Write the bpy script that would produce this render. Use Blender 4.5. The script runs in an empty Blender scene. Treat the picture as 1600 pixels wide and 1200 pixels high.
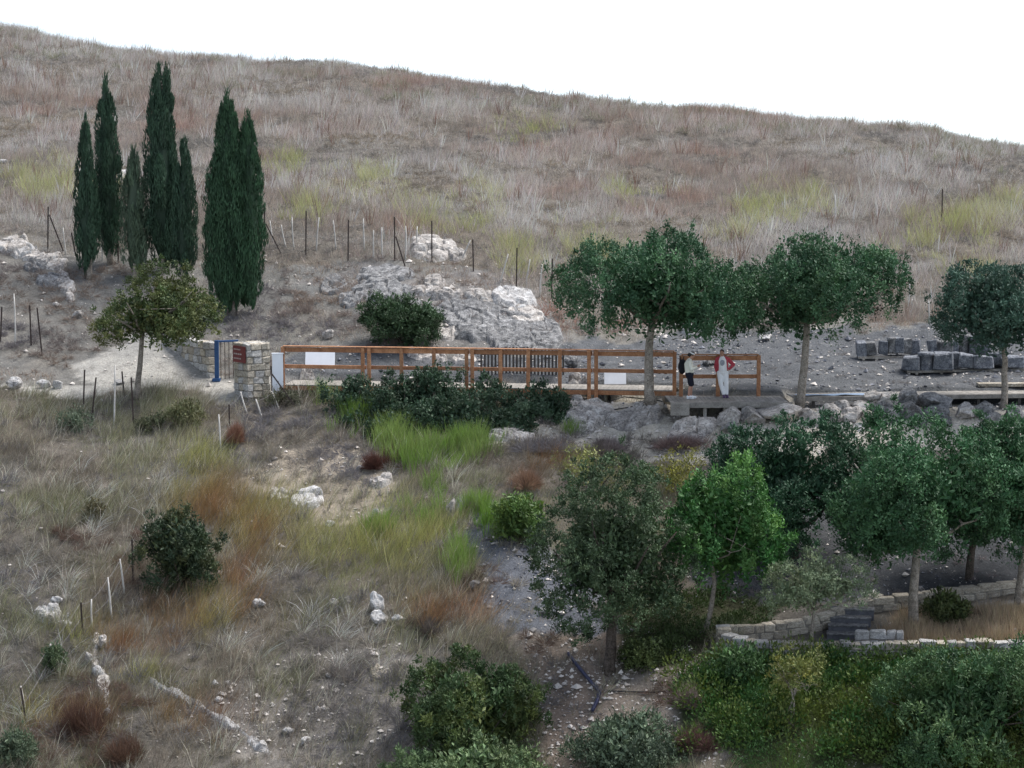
import bpy, bmesh, math, random
import numpy as np
from mathutils import Vector, Matrix, Euler

R = np.random.default_rng(7)
random.seed(7)
SC = bpy.context.scene
COL = SC.collection

# ------------------------------------------------------------------ camera
FPX = 3780.0                    # focal length in photo pixels (1600 wide)
PITCH = math.radians(-6.0)
CAM = np.array([0.0, 0.0, 10.0])
cam = bpy.data.cameras.new('camera')
cam.sensor_width = 36.0
cam.lens = 36.0 * FPX / 1600.0
cam.clip_start = 1.0
cam.clip_end = 3000.0
camo = bpy.data.objects.new('camera', cam)
COL.objects.link(camo)
camo.location = CAM
camo.rotation_euler = (math.pi / 2 + PITCH, 0, 0)
SC.camera = camo

# ------------------------------------------------------------------ sky, sun, exposure
SUN_EL = math.radians(58.0)
SUN_AZ = math.radians(62.0)      # compass style, clockwise from +Y: veiled sun high over the right shoulder of the hill
W = bpy.data.worlds.new('World')
SC.world = W
W.use_nodes = True
nt = W.node_tree
nt.nodes.clear()
sky = nt.nodes.new('ShaderNodeTexSky')
sky.sky_type = 'NISHITA'
sky.sun_disc = False
sky.sun_elevation = SUN_EL
sky.sun_rotation = SUN_AZ
sky.air_density = 1.0
sky.dust_density = 1.0
sky.ozone_density = 1.0
bg = nt.nodes.new('ShaderNodeBackground')
bg.inputs['Strength'].default_value = 0.10
wo = nt.nodes.new('ShaderNodeOutputWorld')
# the haze line of this valley lies below eye level: look the sky up a little higher so it does not end at the sea-level horizon
stc = nt.nodes.new('ShaderNodeTexCoord')
sad = nt.nodes.new('ShaderNodeVectorMath'); sad.operation = 'ADD'; sad.inputs[1].default_value = (0, 0, 0.10)
snm = nt.nodes.new('ShaderNodeVectorMath'); snm.operation = 'NORMALIZE'
nt.links.new(stc.outputs['Generated'], sad.inputs[0]); nt.links.new(sad.outputs[0], snm.inputs[0]); nt.links.new(snm.outputs[0], sky.inputs['Vector'])
shs = nt.nodes.new('ShaderNodeHueSaturation'); shs.inputs['Saturation'].default_value = 0.6
nt.links.new(sky.outputs[0], shs.inputs['Color'])
nt.links.new(shs.outputs[0], bg.inputs['Color'])
nt.links.new(bg.outputs[0], wo.inputs['Surface'])
sl = bpy.data.lights.new('sun', 'SUN')
sl.energy = 2.2
sl.angle = math.radians(32)
sl.color = (1.0, 0.98, 0.95)
slo = bpy.data.objects.new('sun', sl)
COL.objects.link(slo)
sd = Vector((math.sin(SUN_AZ) * math.cos(SUN_EL), math.cos(SUN_AZ) * math.cos(SUN_EL), math.sin(SUN_EL)))
slo.rotation_euler = sd.to_track_quat('Z', 'Y').to_euler()
SC.view_settings.view_transform = 'Standard'
SC.view_settings.look = 'None'
SC.view_settings.exposure = 1.5
SC.view_settings.gamma = 1.0
SC.view_settings.use_curve_mapping = False
SC.render.engine = 'CYCLES'


# ------------------------------------------------------------------ small maths
def lin(r, g, b):
    f = lambda c: (c / 255 / 12.92) if c / 255 <= 0.04045 else ((c / 255 + 0.055) / 1.055) ** 2.4
    return np.array([f(r), f(g), f(b)])


def nrm(v):
    return v / np.maximum(np.linalg.norm(v, axis=-1, keepdims=True), 1e-9)


def hsh(ix, iy, iz, seed):
    h = (ix.astype(np.int64) * 374761393 + iy.astype(np.int64) * 668265263 + iz.astype(np.int64) * 2147483647 + seed * 1274126177) & 0xFFFFFFFF
    h = ((h ^ (h >> 13)) * 1274126177) & 0xFFFFFFFF
    h = ((h ^ (h >> 16)) * 2246822519) & 0xFFFFFFFF
    h = h ^ (h >> 15)
    return (h & 0xFFFFFF) / float(0xFFFFFF)


def noise3(x, y, z, seed=0):
    x, y, z = np.broadcast_arrays(np.asarray(x, float), np.asarray(y, float), np.asarray(z, float))
    ix, iy, iz = np.floor(x), np.floor(y), np.floor(z)
    fx, fy, fz = x - ix, y - iy, z - iz
    s = lambda t: t * t * (3 - 2 * t)
    fx, fy, fz = s(fx), s(fy), s(fz)
    out = 0
    for a in (0, 1):
        for b in (0, 1):
            for c in (0, 1):
                w = (fx if a else 1 - fx) * (fy if b else 1 - fy) * (fz if c else 1 - fz)
                out = out + w * hsh(ix + a, iy + b, iz + c, seed)
    return out


def noise2(x, y, seed=0):
    x, y = np.broadcast_arrays(np.asarray(x, float), np.asarray(y, float))
    ix, iy = np.floor(x), np.floor(y)
    fx, fy = x - ix, y - iy
    fx, fy = fx * fx * (3 - 2 * fx), fy * fy * (3 - 2 * fy)
    z = np.zeros_like(ix)
    h = lambda a, b: hsh(ix + a, iy + b, z, seed)
    return (h(0, 0) * (1 - fx) + h(1, 0) * fx) * (1 - fy) + (h(0, 1) * (1 - fx) + h(1, 1) * fx) * fy


def fbm2(x, y, seed=0, o=3):
    a, t, s = 0, 0, 1.0
    for k in range(o):
        a = a + s * noise2(x * 2 ** k + 17.3 * k, y * 2 ** k - 9.1 * k, seed + k)
        t += s
        s *= 0.5
    return a / t


cp, sp = math.cos(PITCH), math.sin(PITCH)
FW, UP = np.array([0, cp, sp]), np.array([0, -sp, cp])


def ray(px, py):
    return FW + np.array([1.0, 0, 0]) * (px - 800) / FPX + UP * (600 - py) / FPX


def P(px, py, Y):
    d = ray(px, py)
    return CAM + d * (Y / d[1])


def proj(p):
    q = np.asarray(p) - CAM
    w = q @ FW
    return 800 + FPX * q[..., 0] / w, 600 - FPX * (q @ UP) / w


# ------------------------------------------------------------------ terrain from surveyed points (photo x, photo y, distance)
CP = [
    # lower left slope
    (-300, 1200, 69), (0, 1200, 68), (200, 1200, 68), (400, 1200, 67.5), (600, 1200, 67.3), (800, 1200, 67), (1000, 1200, 66),
    (1200, 1200, 65), (1400, 1200, 64.5), (1600, 1200, 64), (1900, 1200, 64),
    (-300, 1000, 75), (0, 1000, 74.5), (200, 1000, 74), (400, 1000, 73.5), (600, 1000, 73), (800, 1000, 72), (955, 1052, 70.3), (1080, 1040, 70),
    (-300, 850, 80), (0, 850, 79.5), (200, 850, 79.5), (400, 850, 79), (600, 850, 78.5), (740, 850, 76.8), (840, 880, 75.5),
    (-300, 720, 85.5), (0, 720, 85), (200, 720, 85.2), (400, 720, 85.2), (600, 720, 84.5), (740, 740, 82), (840, 740, 82.5), (980, 740, 83.5),
    (-300, 615, 91), (0, 612, 91), (200, 615, 91), (400, 618, 90.8), (520, 620, 90.5), (700, 655, 88), (900, 640, 88.3), (1015, 627, 88.3), (1000, 690, 86.2), (1130, 690, 85.8),
    (1140, 655, 86.2), (1248, 634, 88),
    # right lower terrace
    (1097, 987, 73), (1200, 960, 74), (1150, 1035, 70), (1400, 1032, 70.1), (1600, 1028, 70), (1900, 1028, 70),
    (1400, 1000, 71.6), (1600, 1000, 71.5), (1400, 945, 74.8), (1600, 940, 74.6), (1900, 940, 74.6),
    (1150, 930, 75.5), (1300, 905, 76.5), (1500, 905, 76.6), (1700, 895, 76.8), (1200, 850, 79), (1500, 850, 79), (1900, 850, 79),
    (1300, 780, 82), (1500, 780, 82), (1900, 780, 82), (1300, 690, 85.8), (1500, 690, 86), (1800, 690, 86), (1300, 645, 87.2), (1450, 640, 87.6), (1600, 640, 87.8), (1900, 640, 87.8),
    # terrace of the walkway
    (1567, 632, 88.3), (1250, 600, 91), (1450, 600, 91), (1700, 600, 91), (700, 605, 91.6), (480, 596, 92.2), (950, 603, 91.2), (300, 598, 92), (100, 600, 92), (-300, 600, 92),
    (700, 570, 94.5), (900, 575, 94), (1080, 575, 94), (1250, 560, 95), (1450, 570, 94.5), (1700, 570, 94.5),
    (200, 540, 95.8), (0, 540, 95.5), (-300, 540, 95.5), (450, 530, 96.2), (350, 540, 95.5),
    # the slope behind
    (0, 470, 99.5), (130, 440, 101), (270, 440, 101), (365, 490, 98.5), (500, 480, 98.8), (-300, 470, 99.5), (620, 530, 96), (750, 540, 96), (880, 540, 96.5),
    (620, 440, 100.2), (750, 470, 99), (850, 490, 99), (1000, 520, 98.5), (1200, 510, 99), (1450, 520, 98.5), (1700, 520, 98.5),
    (0, 390, 104), (250, 390, 104), (450, 395, 103.5), (650, 405, 103), (820, 440, 102), (1000, 470, 102.5), (1250, 470, 102.5), (1500, 470, 102.5), (1900, 470, 102.5), (-300, 390, 104),
    (0, 290, 116), (400, 290, 116), (800, 310, 115), (1200, 360, 111), (1600, 370, 111), (2000, 370, 111), (-400, 290, 116),
    (0, 180, 134), (400, 190, 132), (800, 215, 130), (1200, 270, 124), (1600, 295, 121), (2000, 310, 120), (-400, 170, 136),
]
RIDGE = [(-700, 10), (-400, 18), (-200, 25), (0, 32), (130, 55), (250, 72), (330, 80), (440, 90), (580, 92), (650, 105), (800, 130), (930, 145), (1050, 155), (1150, 162),
         (1250, 178), (1360, 188), (1450, 190), (1520, 208), (1600, 222), (1800, 245), (2100, 280), (2400, 310)]
pts = [P(*c) for c in CP]
for px, py in RIDGE:
    Yr = 165 - 30 * px / 1600
    p = P(px, py + 17, Yr)
    pts.append(p)
    t = (p - CAM) / (p[1])
    for dY, dz in ((12, -1.0), (35, -5.0), (90, -22.0)):
        q = CAM + t * (Yr + dY)
        pts.append(np.array([q[0], q[1], p[2] + t[2] * 0 + dz]))
for x in (-130, -80, -40, 0, 40, 80, 130):
    pts.append(np.array([x * 0.6, 45, -15.5]))
    pts.append(np.array([x, 20, -19.0]))
pts = np.array(pts)
SCL = 40.0


def tps_fit(xy, z, lam):
    n = len(xy)
    d = np.linalg.norm(xy[:, None] - xy[None], axis=2)
    K = np.where(d > 0, d * d * np.log(np.maximum(d, 1e-9)), 0) + lam * np.eye(n)
    Pm = np.c_[np.ones(n), xy]
    A = np.block([[K, Pm], [Pm.T, np.zeros((3, 3))]])
    return np.linalg.solve(A, np.r_[z, np.zeros(3)])


XY = pts[:, :2] / SCL
TW = tps_fit(XY, pts[:, 2], 0.0006)


def tps(x, y):
    q = np.stack([x, y], -1).reshape(-1, 2) / SCL
    out = np.empty(len(q))
    for i in range(0, len(q), 20000):
        c = q[i:i + 20000]
        d2 = ((c[:, None] - XY[None]) ** 2).sum(2)
        out[i:i + 20000] = 0.5 * np.where(d2 > 0, d2 * np.log(np.maximum(d2, 1e-12)), 0) @ TW[:-3] + TW[-3] + c @ TW[-2:]
    return out.reshape(np.shape(x))


def axis(segs):
    a = []
    for s, e, st in segs:
        a.append(np.arange(s, e, st))
    return np.unique(np.concatenate(a + [np.array([segs[-1][1]])]))


GX = axis([(-140, -60, 8), (-60, -38, 2), (-38, 38, 0.3), (38, 60, 2), (60, 140, 8)])
GY = axis([(15, 55, 4), (55, 62, 1), (62, 108, 0.25), (108, 175, 0.6), (175, 200, 2.5), (200, 300, 10)])
gx, gy = np.meshgrid(GX, GY)
GZ = tps(gx, gy)
relief = (fbm2(gx / 1.9, gy / 1.9, 3, 3) - 0.5) * 0.42 + (fbm2(gx / 0.55, gy / 0.55, 8, 2) - 0.5) * 0.12
far = np.clip((gy - 120) / 30, 0, 1)
relief = relief + far * (fbm2(gx / 4.5, gy / 4.5, 31, 3) - 0.5) * 0.9


def inpoly(px, py, poly):
    poly = np.asarray(poly, float)
    r = np.zeros(np.shape(px), bool)
    j = len(poly) - 1
    for i in range(len(poly)):
        xi, yi = poly[i]
        xj, yj = poly[j]
        if yi != yj:
            r ^= ((yi > py) != (yj > py)) & (px < (xj - xi) * (py - yi) / (yj - yi) + xi)
        j = i
    return r


Z_PATH = [(-80, 617), (0, 614), (120, 614), (240, 616), (350, 620), (430, 612), (520, 612), (520, 590), (400, 592), (345, 588), (300, 560), (262, 528), (215, 524), (150, 545), (120, 570), (150, 590), (60, 604), (-80, 606)]
Z_TERR = [(430, 560), (760, 552), (900, 545), (1000, 530), (1130, 512), (1300, 515), (1420, 512), (1700, 516), (1700, 640), (1050, 640), (900, 615), (430, 600)]
Z_EMB = [(740, 690), (760, 655), (880, 612), (1050, 628), (1700, 640), (1700, 700), (1120, 715), (1060, 730), (900, 700)]
Z_GULLY = [(700, 775), (730, 765), (790, 815), (870, 860), (950, 950), (1060, 1010), (1120, 1040), (1060, 1070), (1090, 1110), (1130, 1215), (850, 1215), (850, 1080), (810, 1010), (745, 940), (725, 860)]
Z_ROCK = [(470, 440), (560, 415), (700, 430), (800, 445), (870, 490), (900, 545), (560, 545), (680, 520), (560, 470)]
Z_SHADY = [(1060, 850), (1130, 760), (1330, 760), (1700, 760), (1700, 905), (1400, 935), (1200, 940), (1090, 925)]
Z_DRY = [(1370, 1005), (1400, 950), (1700, 930), (1700, 1002)]
Z_GREEN = [(1060, 1215), (1060, 1060), (1130, 1030), (1250, 1036), (1700, 1030), (1700, 1215), (1140, 1215), (1110, 1120)]
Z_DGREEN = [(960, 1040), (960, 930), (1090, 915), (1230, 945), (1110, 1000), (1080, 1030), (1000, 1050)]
Z_PAVE = [(1420, 952), (1500, 942), (1700, 925), (1700, 936), (1520, 952)]
Z_BARE1 = [(410, 700), (560, 690), (620, 760), (600, 820), (520, 830), (420, 790), (380, 760)]
Z_BARE2 = [(380, 1215), (340, 1080), (450, 1020), (640, 1010), (680, 1060), (640, 1215)]
HILL_LO = [(-400, 340), (0, 350), (60, 372), (130, 395), (300, 400), (420, 405), (560, 405), (640, 412), (740, 430), (820, 462), (870, 472), (960, 500), (1100, 492), (1250, 500), (1420, 500), (1500, 512), (1700, 510), (2200, 510)]


def smooth_along(px, py, lst):
    return np.interp(px, [a for a, b in lst], [b for a, b in lst])


ppx, ppy = proj(np.stack([gx, gy, GZ], -1))
flat = inpoly(ppx, ppy, Z_PATH) & (gy < 100) & (gy > 86)
relief = np.where(flat, relief * 0.25, relief)
gul_ = inpoly(ppx, ppy, Z_GULLY) & (gy < 84)
relief = np.where(gul_, relief + (fbm2(gx / 0.7, gy / 0.7, 19, 3) - 0.5) * 0.45, relief)
GZ = GZ + relief


# hollows under the raised decks
def carve(px0, px1, ya, yb, z):
    x0_, x1_ = P(px0, 620, ya)[0], P(px1, 620, ya)[0]
    m_ = (gx > x0_) & (gx < x1_) & (gy > ya) & (gy < yb)
    GZ[m_] = np.minimum(GZ[m_], z)


carve(860, 1062, 88.75, 91.4, -0.28)
carve(440, 530, 90.6, 93.0, -0.02)
carve(530, 862, 89.2, 93.0, -0.05)
carve(1052, 1245, 86.35, 89.0, -0.42)
carve(1240, 1720, 87.4, 89.9, -0.15)


def hz(x, y):
    x = np.clip(np.asarray(x, float), GX[0] + 1e-6, GX[-1] - 1e-6)
    y = np.clip(np.asarray(y, float), GY[0] + 1e-6, GY[-1] - 1e-6)
    i = np.clip(np.searchsorted(GX, x, side='right') - 1, 0, len(GX) - 2)
    j = np.clip(np.searchsorted(GY, y, side='right') - 1, 0, len(GY) - 2)
    u = (x - GX[i]) / (GX[i + 1] - GX[i])
    v = (y - GY[j]) / (GY[j + 1] - GY[j])
    return (GZ[j, i] * (1 - u) + GZ[j, i + 1] * u) * (1 - v) + (GZ[j + 1, i] * (1 - u) + GZ[j + 1, i + 1] * u) * v


def G(px, py):
    """ground point that the photo shows at (px, py)"""
    d = ray(px, py)
    d = d / d[1]
    Y = np.arange(55, 240, 0.05)
    q = CAM + d[None] * Y[:, None]
    below = np.nonzero(q[:, 2] <= hz(q[:, 0], q[:, 1]))[0]
    k = below[0] if len(below) else len(Y) - 1
    return np.array([q[k, 0], q[k, 1], float(hz(q[k, 0], q[k, 1]))])


def mpp(Y):
    return Y / cp / FPX        # metres per photo pixel at distance Y


# ------------------------------------------------------------------ object plumbing
def tag(o, label=None, cat=None, group=None, kind=None):
    if label: o['label'] = label
    if cat: o['category'] = cat
    if group: o['group'] = group
    if kind: o['kind'] = kind
    return o


def root(name, loc, label, cat, group=None, rz=0.0):
    o = bpy.data.objects.new(name, None)
    o.empty_display_size = 0.2
    COL.objects.link(o)
    o.location = loc
    o.rotation_euler = (0, 0, rz)
    return tag(o, label, cat, group)


class MB:
    def __init__(s):
        s.v, s.t, s.c, s.n = [], [], [], 0

    def add(s, v, t, col=None):
        v = np.asarray(v, float).reshape(-1, 3)
        t = np.asarray(t, np.int64).reshape(-1, 3)
        if col is None: col = np.array([0.5, 0.5, 0.5])
        col = np.asarray(col, float)
        if col.ndim == 1: col = np.repeat(col[None], len(v), 0)
        s.v.append(v); s.t.append(t + s.n); s.c.append(col); s.n += len(v)
        return s

    def mesh(s, name, mat, origin=(0, 0, 0), smooth=False):
        v = np.concatenate(s.v) - np.asarray(origin, float)
        t = np.concatenate(s.t)
        c = np.concatenate(s.c)
        me = bpy.data.meshes.new(name)
        me.vertices.add(len(v)); me.loops.add(len(t) * 3); me.polygons.add(len(t))
        me.vertices.foreach_set('co', v.astype(np.float32).ravel())
        me.loops.foreach_set('vertex_index', t.astype(np.int32).ravel())
        me.polygons.foreach_set('loop_start', np.arange(0, len(t) * 3, 3, dtype=np.int32))
        if smooth:
            me.polygons.foreach_set('use_smooth', np.ones(len(t), bool))
        else:
            me.polygons.foreach_set('use_smooth', np.zeros(len(t), bool))
        a = me.color_attributes.new('col', 'FLOAT_COLOR', 'POINT')
        a.data.foreach_set('color', np.c_[c, np.ones(len(c))].astype(np.float32).ravel())
        me.update(calc_edges=True)
        me.validate()
        if mat: me.materials.append(mat)
        return me

    def build(s, name, mat, parent=None, smooth=False, origin=None):
        if origin is None:
            origin = parent.location if parent else (0, 0, 0)
        return link(name, s.mesh(name, mat, np.array(origin), smooth), parent)


def link(name, me, parent=None, loc=None, rot=None, scale=None):
    o = bpy.data.objects.new(name, me)
    COL.objects.link(o)
    if parent: o.parent = parent
    if loc is not None: o.location = loc
    if rot is not None: o.rotation_euler = rot
    if scale is not None: o.scale = scale
    return o


def single(name, mb, mat, base, label, cat, group=None, smooth=False):
    o = mb.build(name, mat, None, smooth, origin=base)
    o.location = base
    return tag(o, label, cat, group)


BOXF = np.array([[0, 2, 1], [0, 3, 2], [4, 5, 6], [4, 6, 7], [0, 1, 5], [0, 5, 4], [1, 2, 6], [1, 6, 5], [2, 3, 7], [2, 7, 6], [3, 0, 4], [3, 4, 7]])
BOXV = np.array([[-1, -1, -1], [1, -1, -1], [1, 1, -1], [-1, 1, -1], [-1, -1, 1], [1, -1, 1], [1, 1, 1], [-1, 1, 1]]) * 0.5


def rz_m(a):
    return np.array([[math.cos(a), -math.sin(a), 0], [math.sin(a), math.cos(a), 0], [0, 0, 1]])


def bevbox(size, b=0.008, jit=0.0, seed=0):
    """box with chamfered edges: 24 verts, 44 triangles"""
    h = np.asarray(size, float) / 2
    b = min(b, h.min() * 0.45)
    rr = np.random.default_rng(seed)
    v, idx = [], {}
    for sx in (-1, 1):
        for sy in (-1, 1):
            for sz in (-1, 1):
                j = rr.uniform(-jit, jit, 3) * h
                for ax in range(3):
                    p = np.array([sx, sy, sz]) * (h - b)
                    p[ax] = (sx, sy, sz)[ax] * h[ax]
                    idx[(sx, sy, sz, ax)] = len(v)
                    v.append(p + j)
    f = []

    def quad(a, b_, c, d):
        f.append((a, b_, c)); f.append((a, c, d))
    for ax in range(3):
        o1, o2 = [(1, 2), (0, 2), (0, 1)][ax]
        for s in (-1, 1):
            c = []
            for (u, w) in ((-1, -1), (1, -1), (1, 1), (-1, 1)):
                k = [0, 0, 0]; k[ax] = s; k[o1] = u; k[o2] = w
                c.append(idx[(*k, ax)])
            quad(*c)
    for ax in range(3):      # edges along ax
        o1, o2 = [(1, 2), (0, 2), (0, 1)][ax]
        for u in (-1, 1):
            for w in (-1, 1):
                k0 = [0, 0, 0]; k0[ax] = -1; k0[o1] = u; k0[o2] = w
                k1 = list(k0); k1[ax] = 1
                quad(idx[(*k0, o1)], idx[(*k1, o1)], idx[(*k1, o2)], idx[(*k0, o2)])
    for sx in (-1, 1):
        for sy in (-1, 1):
            for sz in (-1, 1):
                f.append(tuple(idx[(sx, sy, sz, a)] for a in range(3)))
    v = np.array(v); f = np.array(f)
    n = np.cross(v[f[:, 1]] - v[f[:, 0]], v[f[:, 2]] - v[f[:, 0]])
    c = v[f].mean(1)
    fl = (n * c).sum(1) < 0
    f[fl] = f[fl][:, ::-1]
    return v, f


def addbox(mb, c, size, m=None, b=0.008, jit=0.0, seed=0, col=None):
    v, f = bevbox(size, b, jit, seed)
    if m is not None: v = v @ np.asarray(m).T
    return mb.add(v + np.asarray(c), f, col)


def beam(mb, a, b_, w, h, col=None, bev=0.006, up=(0, 0, 1)):
    """rectangular bar from a to b"""
    a, b_ = np.asarray(a, float), np.asarray(b_, float)
    d = b_ - a
    L = np.linalg.norm(d)
    x = d / L
    y = np.cross(np.asarray(up, float), x)
    if np.linalg.norm(y) < 1e-4: y = np.cross(np.array([0, 1.0, 0]), x)
    y = nrm(y)
    z = np.cross(x, y)
    return addbox(mb, (a + b_) / 2, (L, w, h), np.c_[x, y, z], bev, 0, 0, col)


def tube(mb, pts_, rad, n=8, col=None, squash=1.0, round_ends=False):
    p = np.asarray(pts_, float)
    rad = np.broadcast_to(np.asarray(rad, float), (len(p),)).copy()
    if round_ends:
        d0, d1 = nrm(p[0] - p[1]), nrm(p[-1] - p[-2])
        r0, r1 = rad[0], rad[-1]
        p = np.vstack([p[0] + d0 * r0, p[0] + d0 * r0 * 0.7, p, p[-1] + d1 * r1 * 0.7, p[-1] + d1 * r1])
        rad = np.r_[r0 * 0.12, r0 * 0.7, rad, r1 * 0.7, r1 * 0.12]
    t = np.gradient(p, axis=0)
    t = nrm(t)
    ref = np.array([0, 0, 1.0]) if abs(t[:, 2]).mean() < 0.8 else np.array([0, 1.0, 0])
    u = nrm(np.cross(t, ref)); w = np.cross(t, u)
    a = np.arange(n) * 2 * math.pi / n
    ring = p[:, None] + rad[:, None, None] * (np.cos(a)[None, :, None] * u[:, None] + squash * np.sin(a)[None, :, None] * w[:, None])
    v = ring.reshape(-1, 3)
    f = []
    for i in range(len(p) - 1):
        for k in range(n):
            q = (k + 1) % n
            f += [(i * n + k, i * n + q, (i + 1) * n + q), (i * n + k, (i + 1) * n + q, (i + 1) * n + k)]
    v = np.vstack([v, p[0], p[-1]])
    c0, c1 = len(v) - 2, len(v) - 1
    e = (len(p) - 1) * n
    for k in range(n):
        q = (k + 1) % n
        f += [(c0, q, k), (c1, e + k, e + q)]
    return mb.add(v, f, col)


_ico = {}


def ico(level):
    if level not in _ico:
        bm = bmesh.new()
        bmesh.ops.create_icosphere(bm, subdivisions=level, radius=1.0)
        v = np.array([x.co[:] for x in bm.verts]); f = np.array([[q.index for q in x.verts] for x in bm.faces])
        bm.free()
        _ico[level] = (v, f)
    return _ico[level]


def rockv(radii, seed, level=3, cuts=9, rough=0.16, freq=1.6):
    v, f = ico(level)
    rr = np.random.default_rng(seed)
    q = v.copy()
    for k in range(cuts):
        n = nrm(rr.normal(size=3))
        d = rr.uniform(0.5, 0.86)
        h = q @ n
        q = q - np.maximum(h - d, 0)[:, None] * n
    o = seed * 3.71
    dn = (noise3(v[:, 0] * freq + o, v[:, 1] * freq, v[:, 2] * freq, seed) - 0.5) * 1.3 + (noise3(v[:, 0] * freq * 2.7 + o, v[:, 1] * freq * 2.7, v[:, 2] * freq * 2.7, seed + 5) - 0.5) * 0.7
    if level >= 4:
        dn = dn + (noise3(v[:, 0] * 11 + o, v[:, 1] * 11, v[:, 2] * 11, seed + 9) - 0.5) * 0.55
    q = q * (1 + rough * 2 * dn)[:, None]
    e = (q.max(0) - q.min(0)) / 2
    q = (q - (q.max(0) + q.min(0)) / 2) / e
    return q * np.asarray(radii), f


# ------------------------------------------------------------------ materials
def mat(name, base=(0.5, 0.5, 0.5), rough=0.8, attr=False, build=None, spec=0.3):
    m = bpy.data.materials.new(name)
    m.use_nodes = True
    t = m.node_tree
    b = t.nodes['Principled BSDF']
    b.inputs['Roughness'].default_value = rough
    b.inputs['Specular IOR Level'].default_value = spec
    b.inputs['Base Color'].default_value = (*base, 1)
    if attr:
        a = t.nodes.new('ShaderNodeAttribute'); a.attribute_name = 'col'
        t.links.new(a.outputs['Color'], b.inputs['Base Color'])
    if build: build(t, b)
    return m


def N(t, kind, **kw):
    n = t.nodes.new(kind)
    for k, v in kw.items():
        if k in n.inputs: n.inputs[k].default_value = v
        else: setattr(n, k, v)
    return n


def ramp(t, src, stops):
    r = t.nodes.new('ShaderNodeValToRGB')
    e = r.color_ramp.elements
    while len(e) < len(stops): e.new(0.5)
    for k, (pos, c) in enumerate(stops):
        e[k].position = pos; e[k].color = (*c, 1) if len(c) == 3 else c
    t.links.new(src, r.inputs[0])
    return r


def mixc(t, fac, a, b, mode='MIX'):
    m = t.nodes.new('ShaderNodeMix'); m.data_type = 'RGBA'; m.blend_type = mode
    for s, val in ((m.inputs[0], fac), (m.inputs[6], a), (m.inputs[7], b)):
        if hasattr(val, 'is_output'): t.links.new(val, s)
        elif isinstance(val, (int, float)): s.default_value = val
        else: s.default_value = (*val, 1)
    return m.outputs[2]


def bump(t, b, h, strength, dist):
    n = N(t, 'ShaderNodeBump', Strength=strength, Distance=dist)
    t.links.new(h, n.inputs['Height']); t.links.new(n.outputs[0], b.inputs['Normal'])


def veg_build(trans):
    def f(t, b):
        out = [n for n in t.nodes if n.type == 'OUTPUT_MATERIAL'][0]
        a = [n for n in t.nodes if n.type == 'ATTRIBUTE'][0]
        tr = t.nodes.new('ShaderNodeBsdfTranslucent')
        hs = N(t, 'ShaderNodeHueSaturation', Saturation=1.15, Value=1.2)
        t.links.new(a.outputs['Color'], hs.inputs['Color'])
        t.links.new(hs.outputs[0], tr.inputs['Color'])
        mx = N(t, 'ShaderNodeMixShader', Fac=trans)
        t.links.new(b.outputs[0], mx.inputs[1]); t.links.new(tr.outputs[0], mx.inputs[2])
        t.links.new(mx.outputs[0], out.inputs['Surface'])
    return f


def ground_build(t, b):
    tc = t.nodes.new('ShaderNodeTexCoord')
    a = [n for n in t.nodes if n.type == 'ATTRIBUTE'][0]
    n1 = N(t, 'ShaderNodeTexNoise', Scale=2.3, Detail=8.0, Roughness=0.7)
    n2 = N(t, 'ShaderNodeTexNoise', Scale=13.0, Detail=6.0, Roughness=0.75)
    vo = N(t, 'ShaderNodeTexVoronoi', Scale=9.0)
    for n in (n1, n2, vo): t.links.new(tc.outputs['Object'], n.inputs['Vector'])
    r1 = ramp(t, n1.outputs[0], [(0.25, (0.55, 0.53, 0.52)), (0.5, (1, 1, 1)), (0.75, (1.35, 1.3, 1.25))])
    c = mixc(t, 1.0, a.outputs['Color'], r1.outputs[0], 'MULTIPLY')
    r2 = ramp(t, n2.outputs[0], [(0.3, (0.6, 0.58, 0.58)), (0.55, (1.05, 1.03, 1.0)), (0.8, (1.4, 1.38, 1.35))])
    c = mixc(t, 1.0, c, r2.outputs[0], 'MULTIPLY')
    # pale chips of limestone too small to build
    rv = ramp(t, vo.outputs['Distance'], [(0.10, (1, 1, 1)), (0.2, (0, 0, 0))])
    sel = ramp(t, n1.outputs[0], [(0.5, (0, 0, 0)), (0.62, (1, 1, 1))])
    wn = N(t, 'ShaderNodeMath', operation='MULTIPLY')
    t.links.new(rv.outputs[0], wn.inputs[0]); t.links.new(sel.outputs[0], wn.inputs[1])
    c = mixc(t, wn.outputs[0], c, (0.46, 0.44, 0.41))
    t.links.new(c, b.inputs['Base Color'])
    bump(t, b, n2.outputs[0], 0.7, 0.12)


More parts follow.
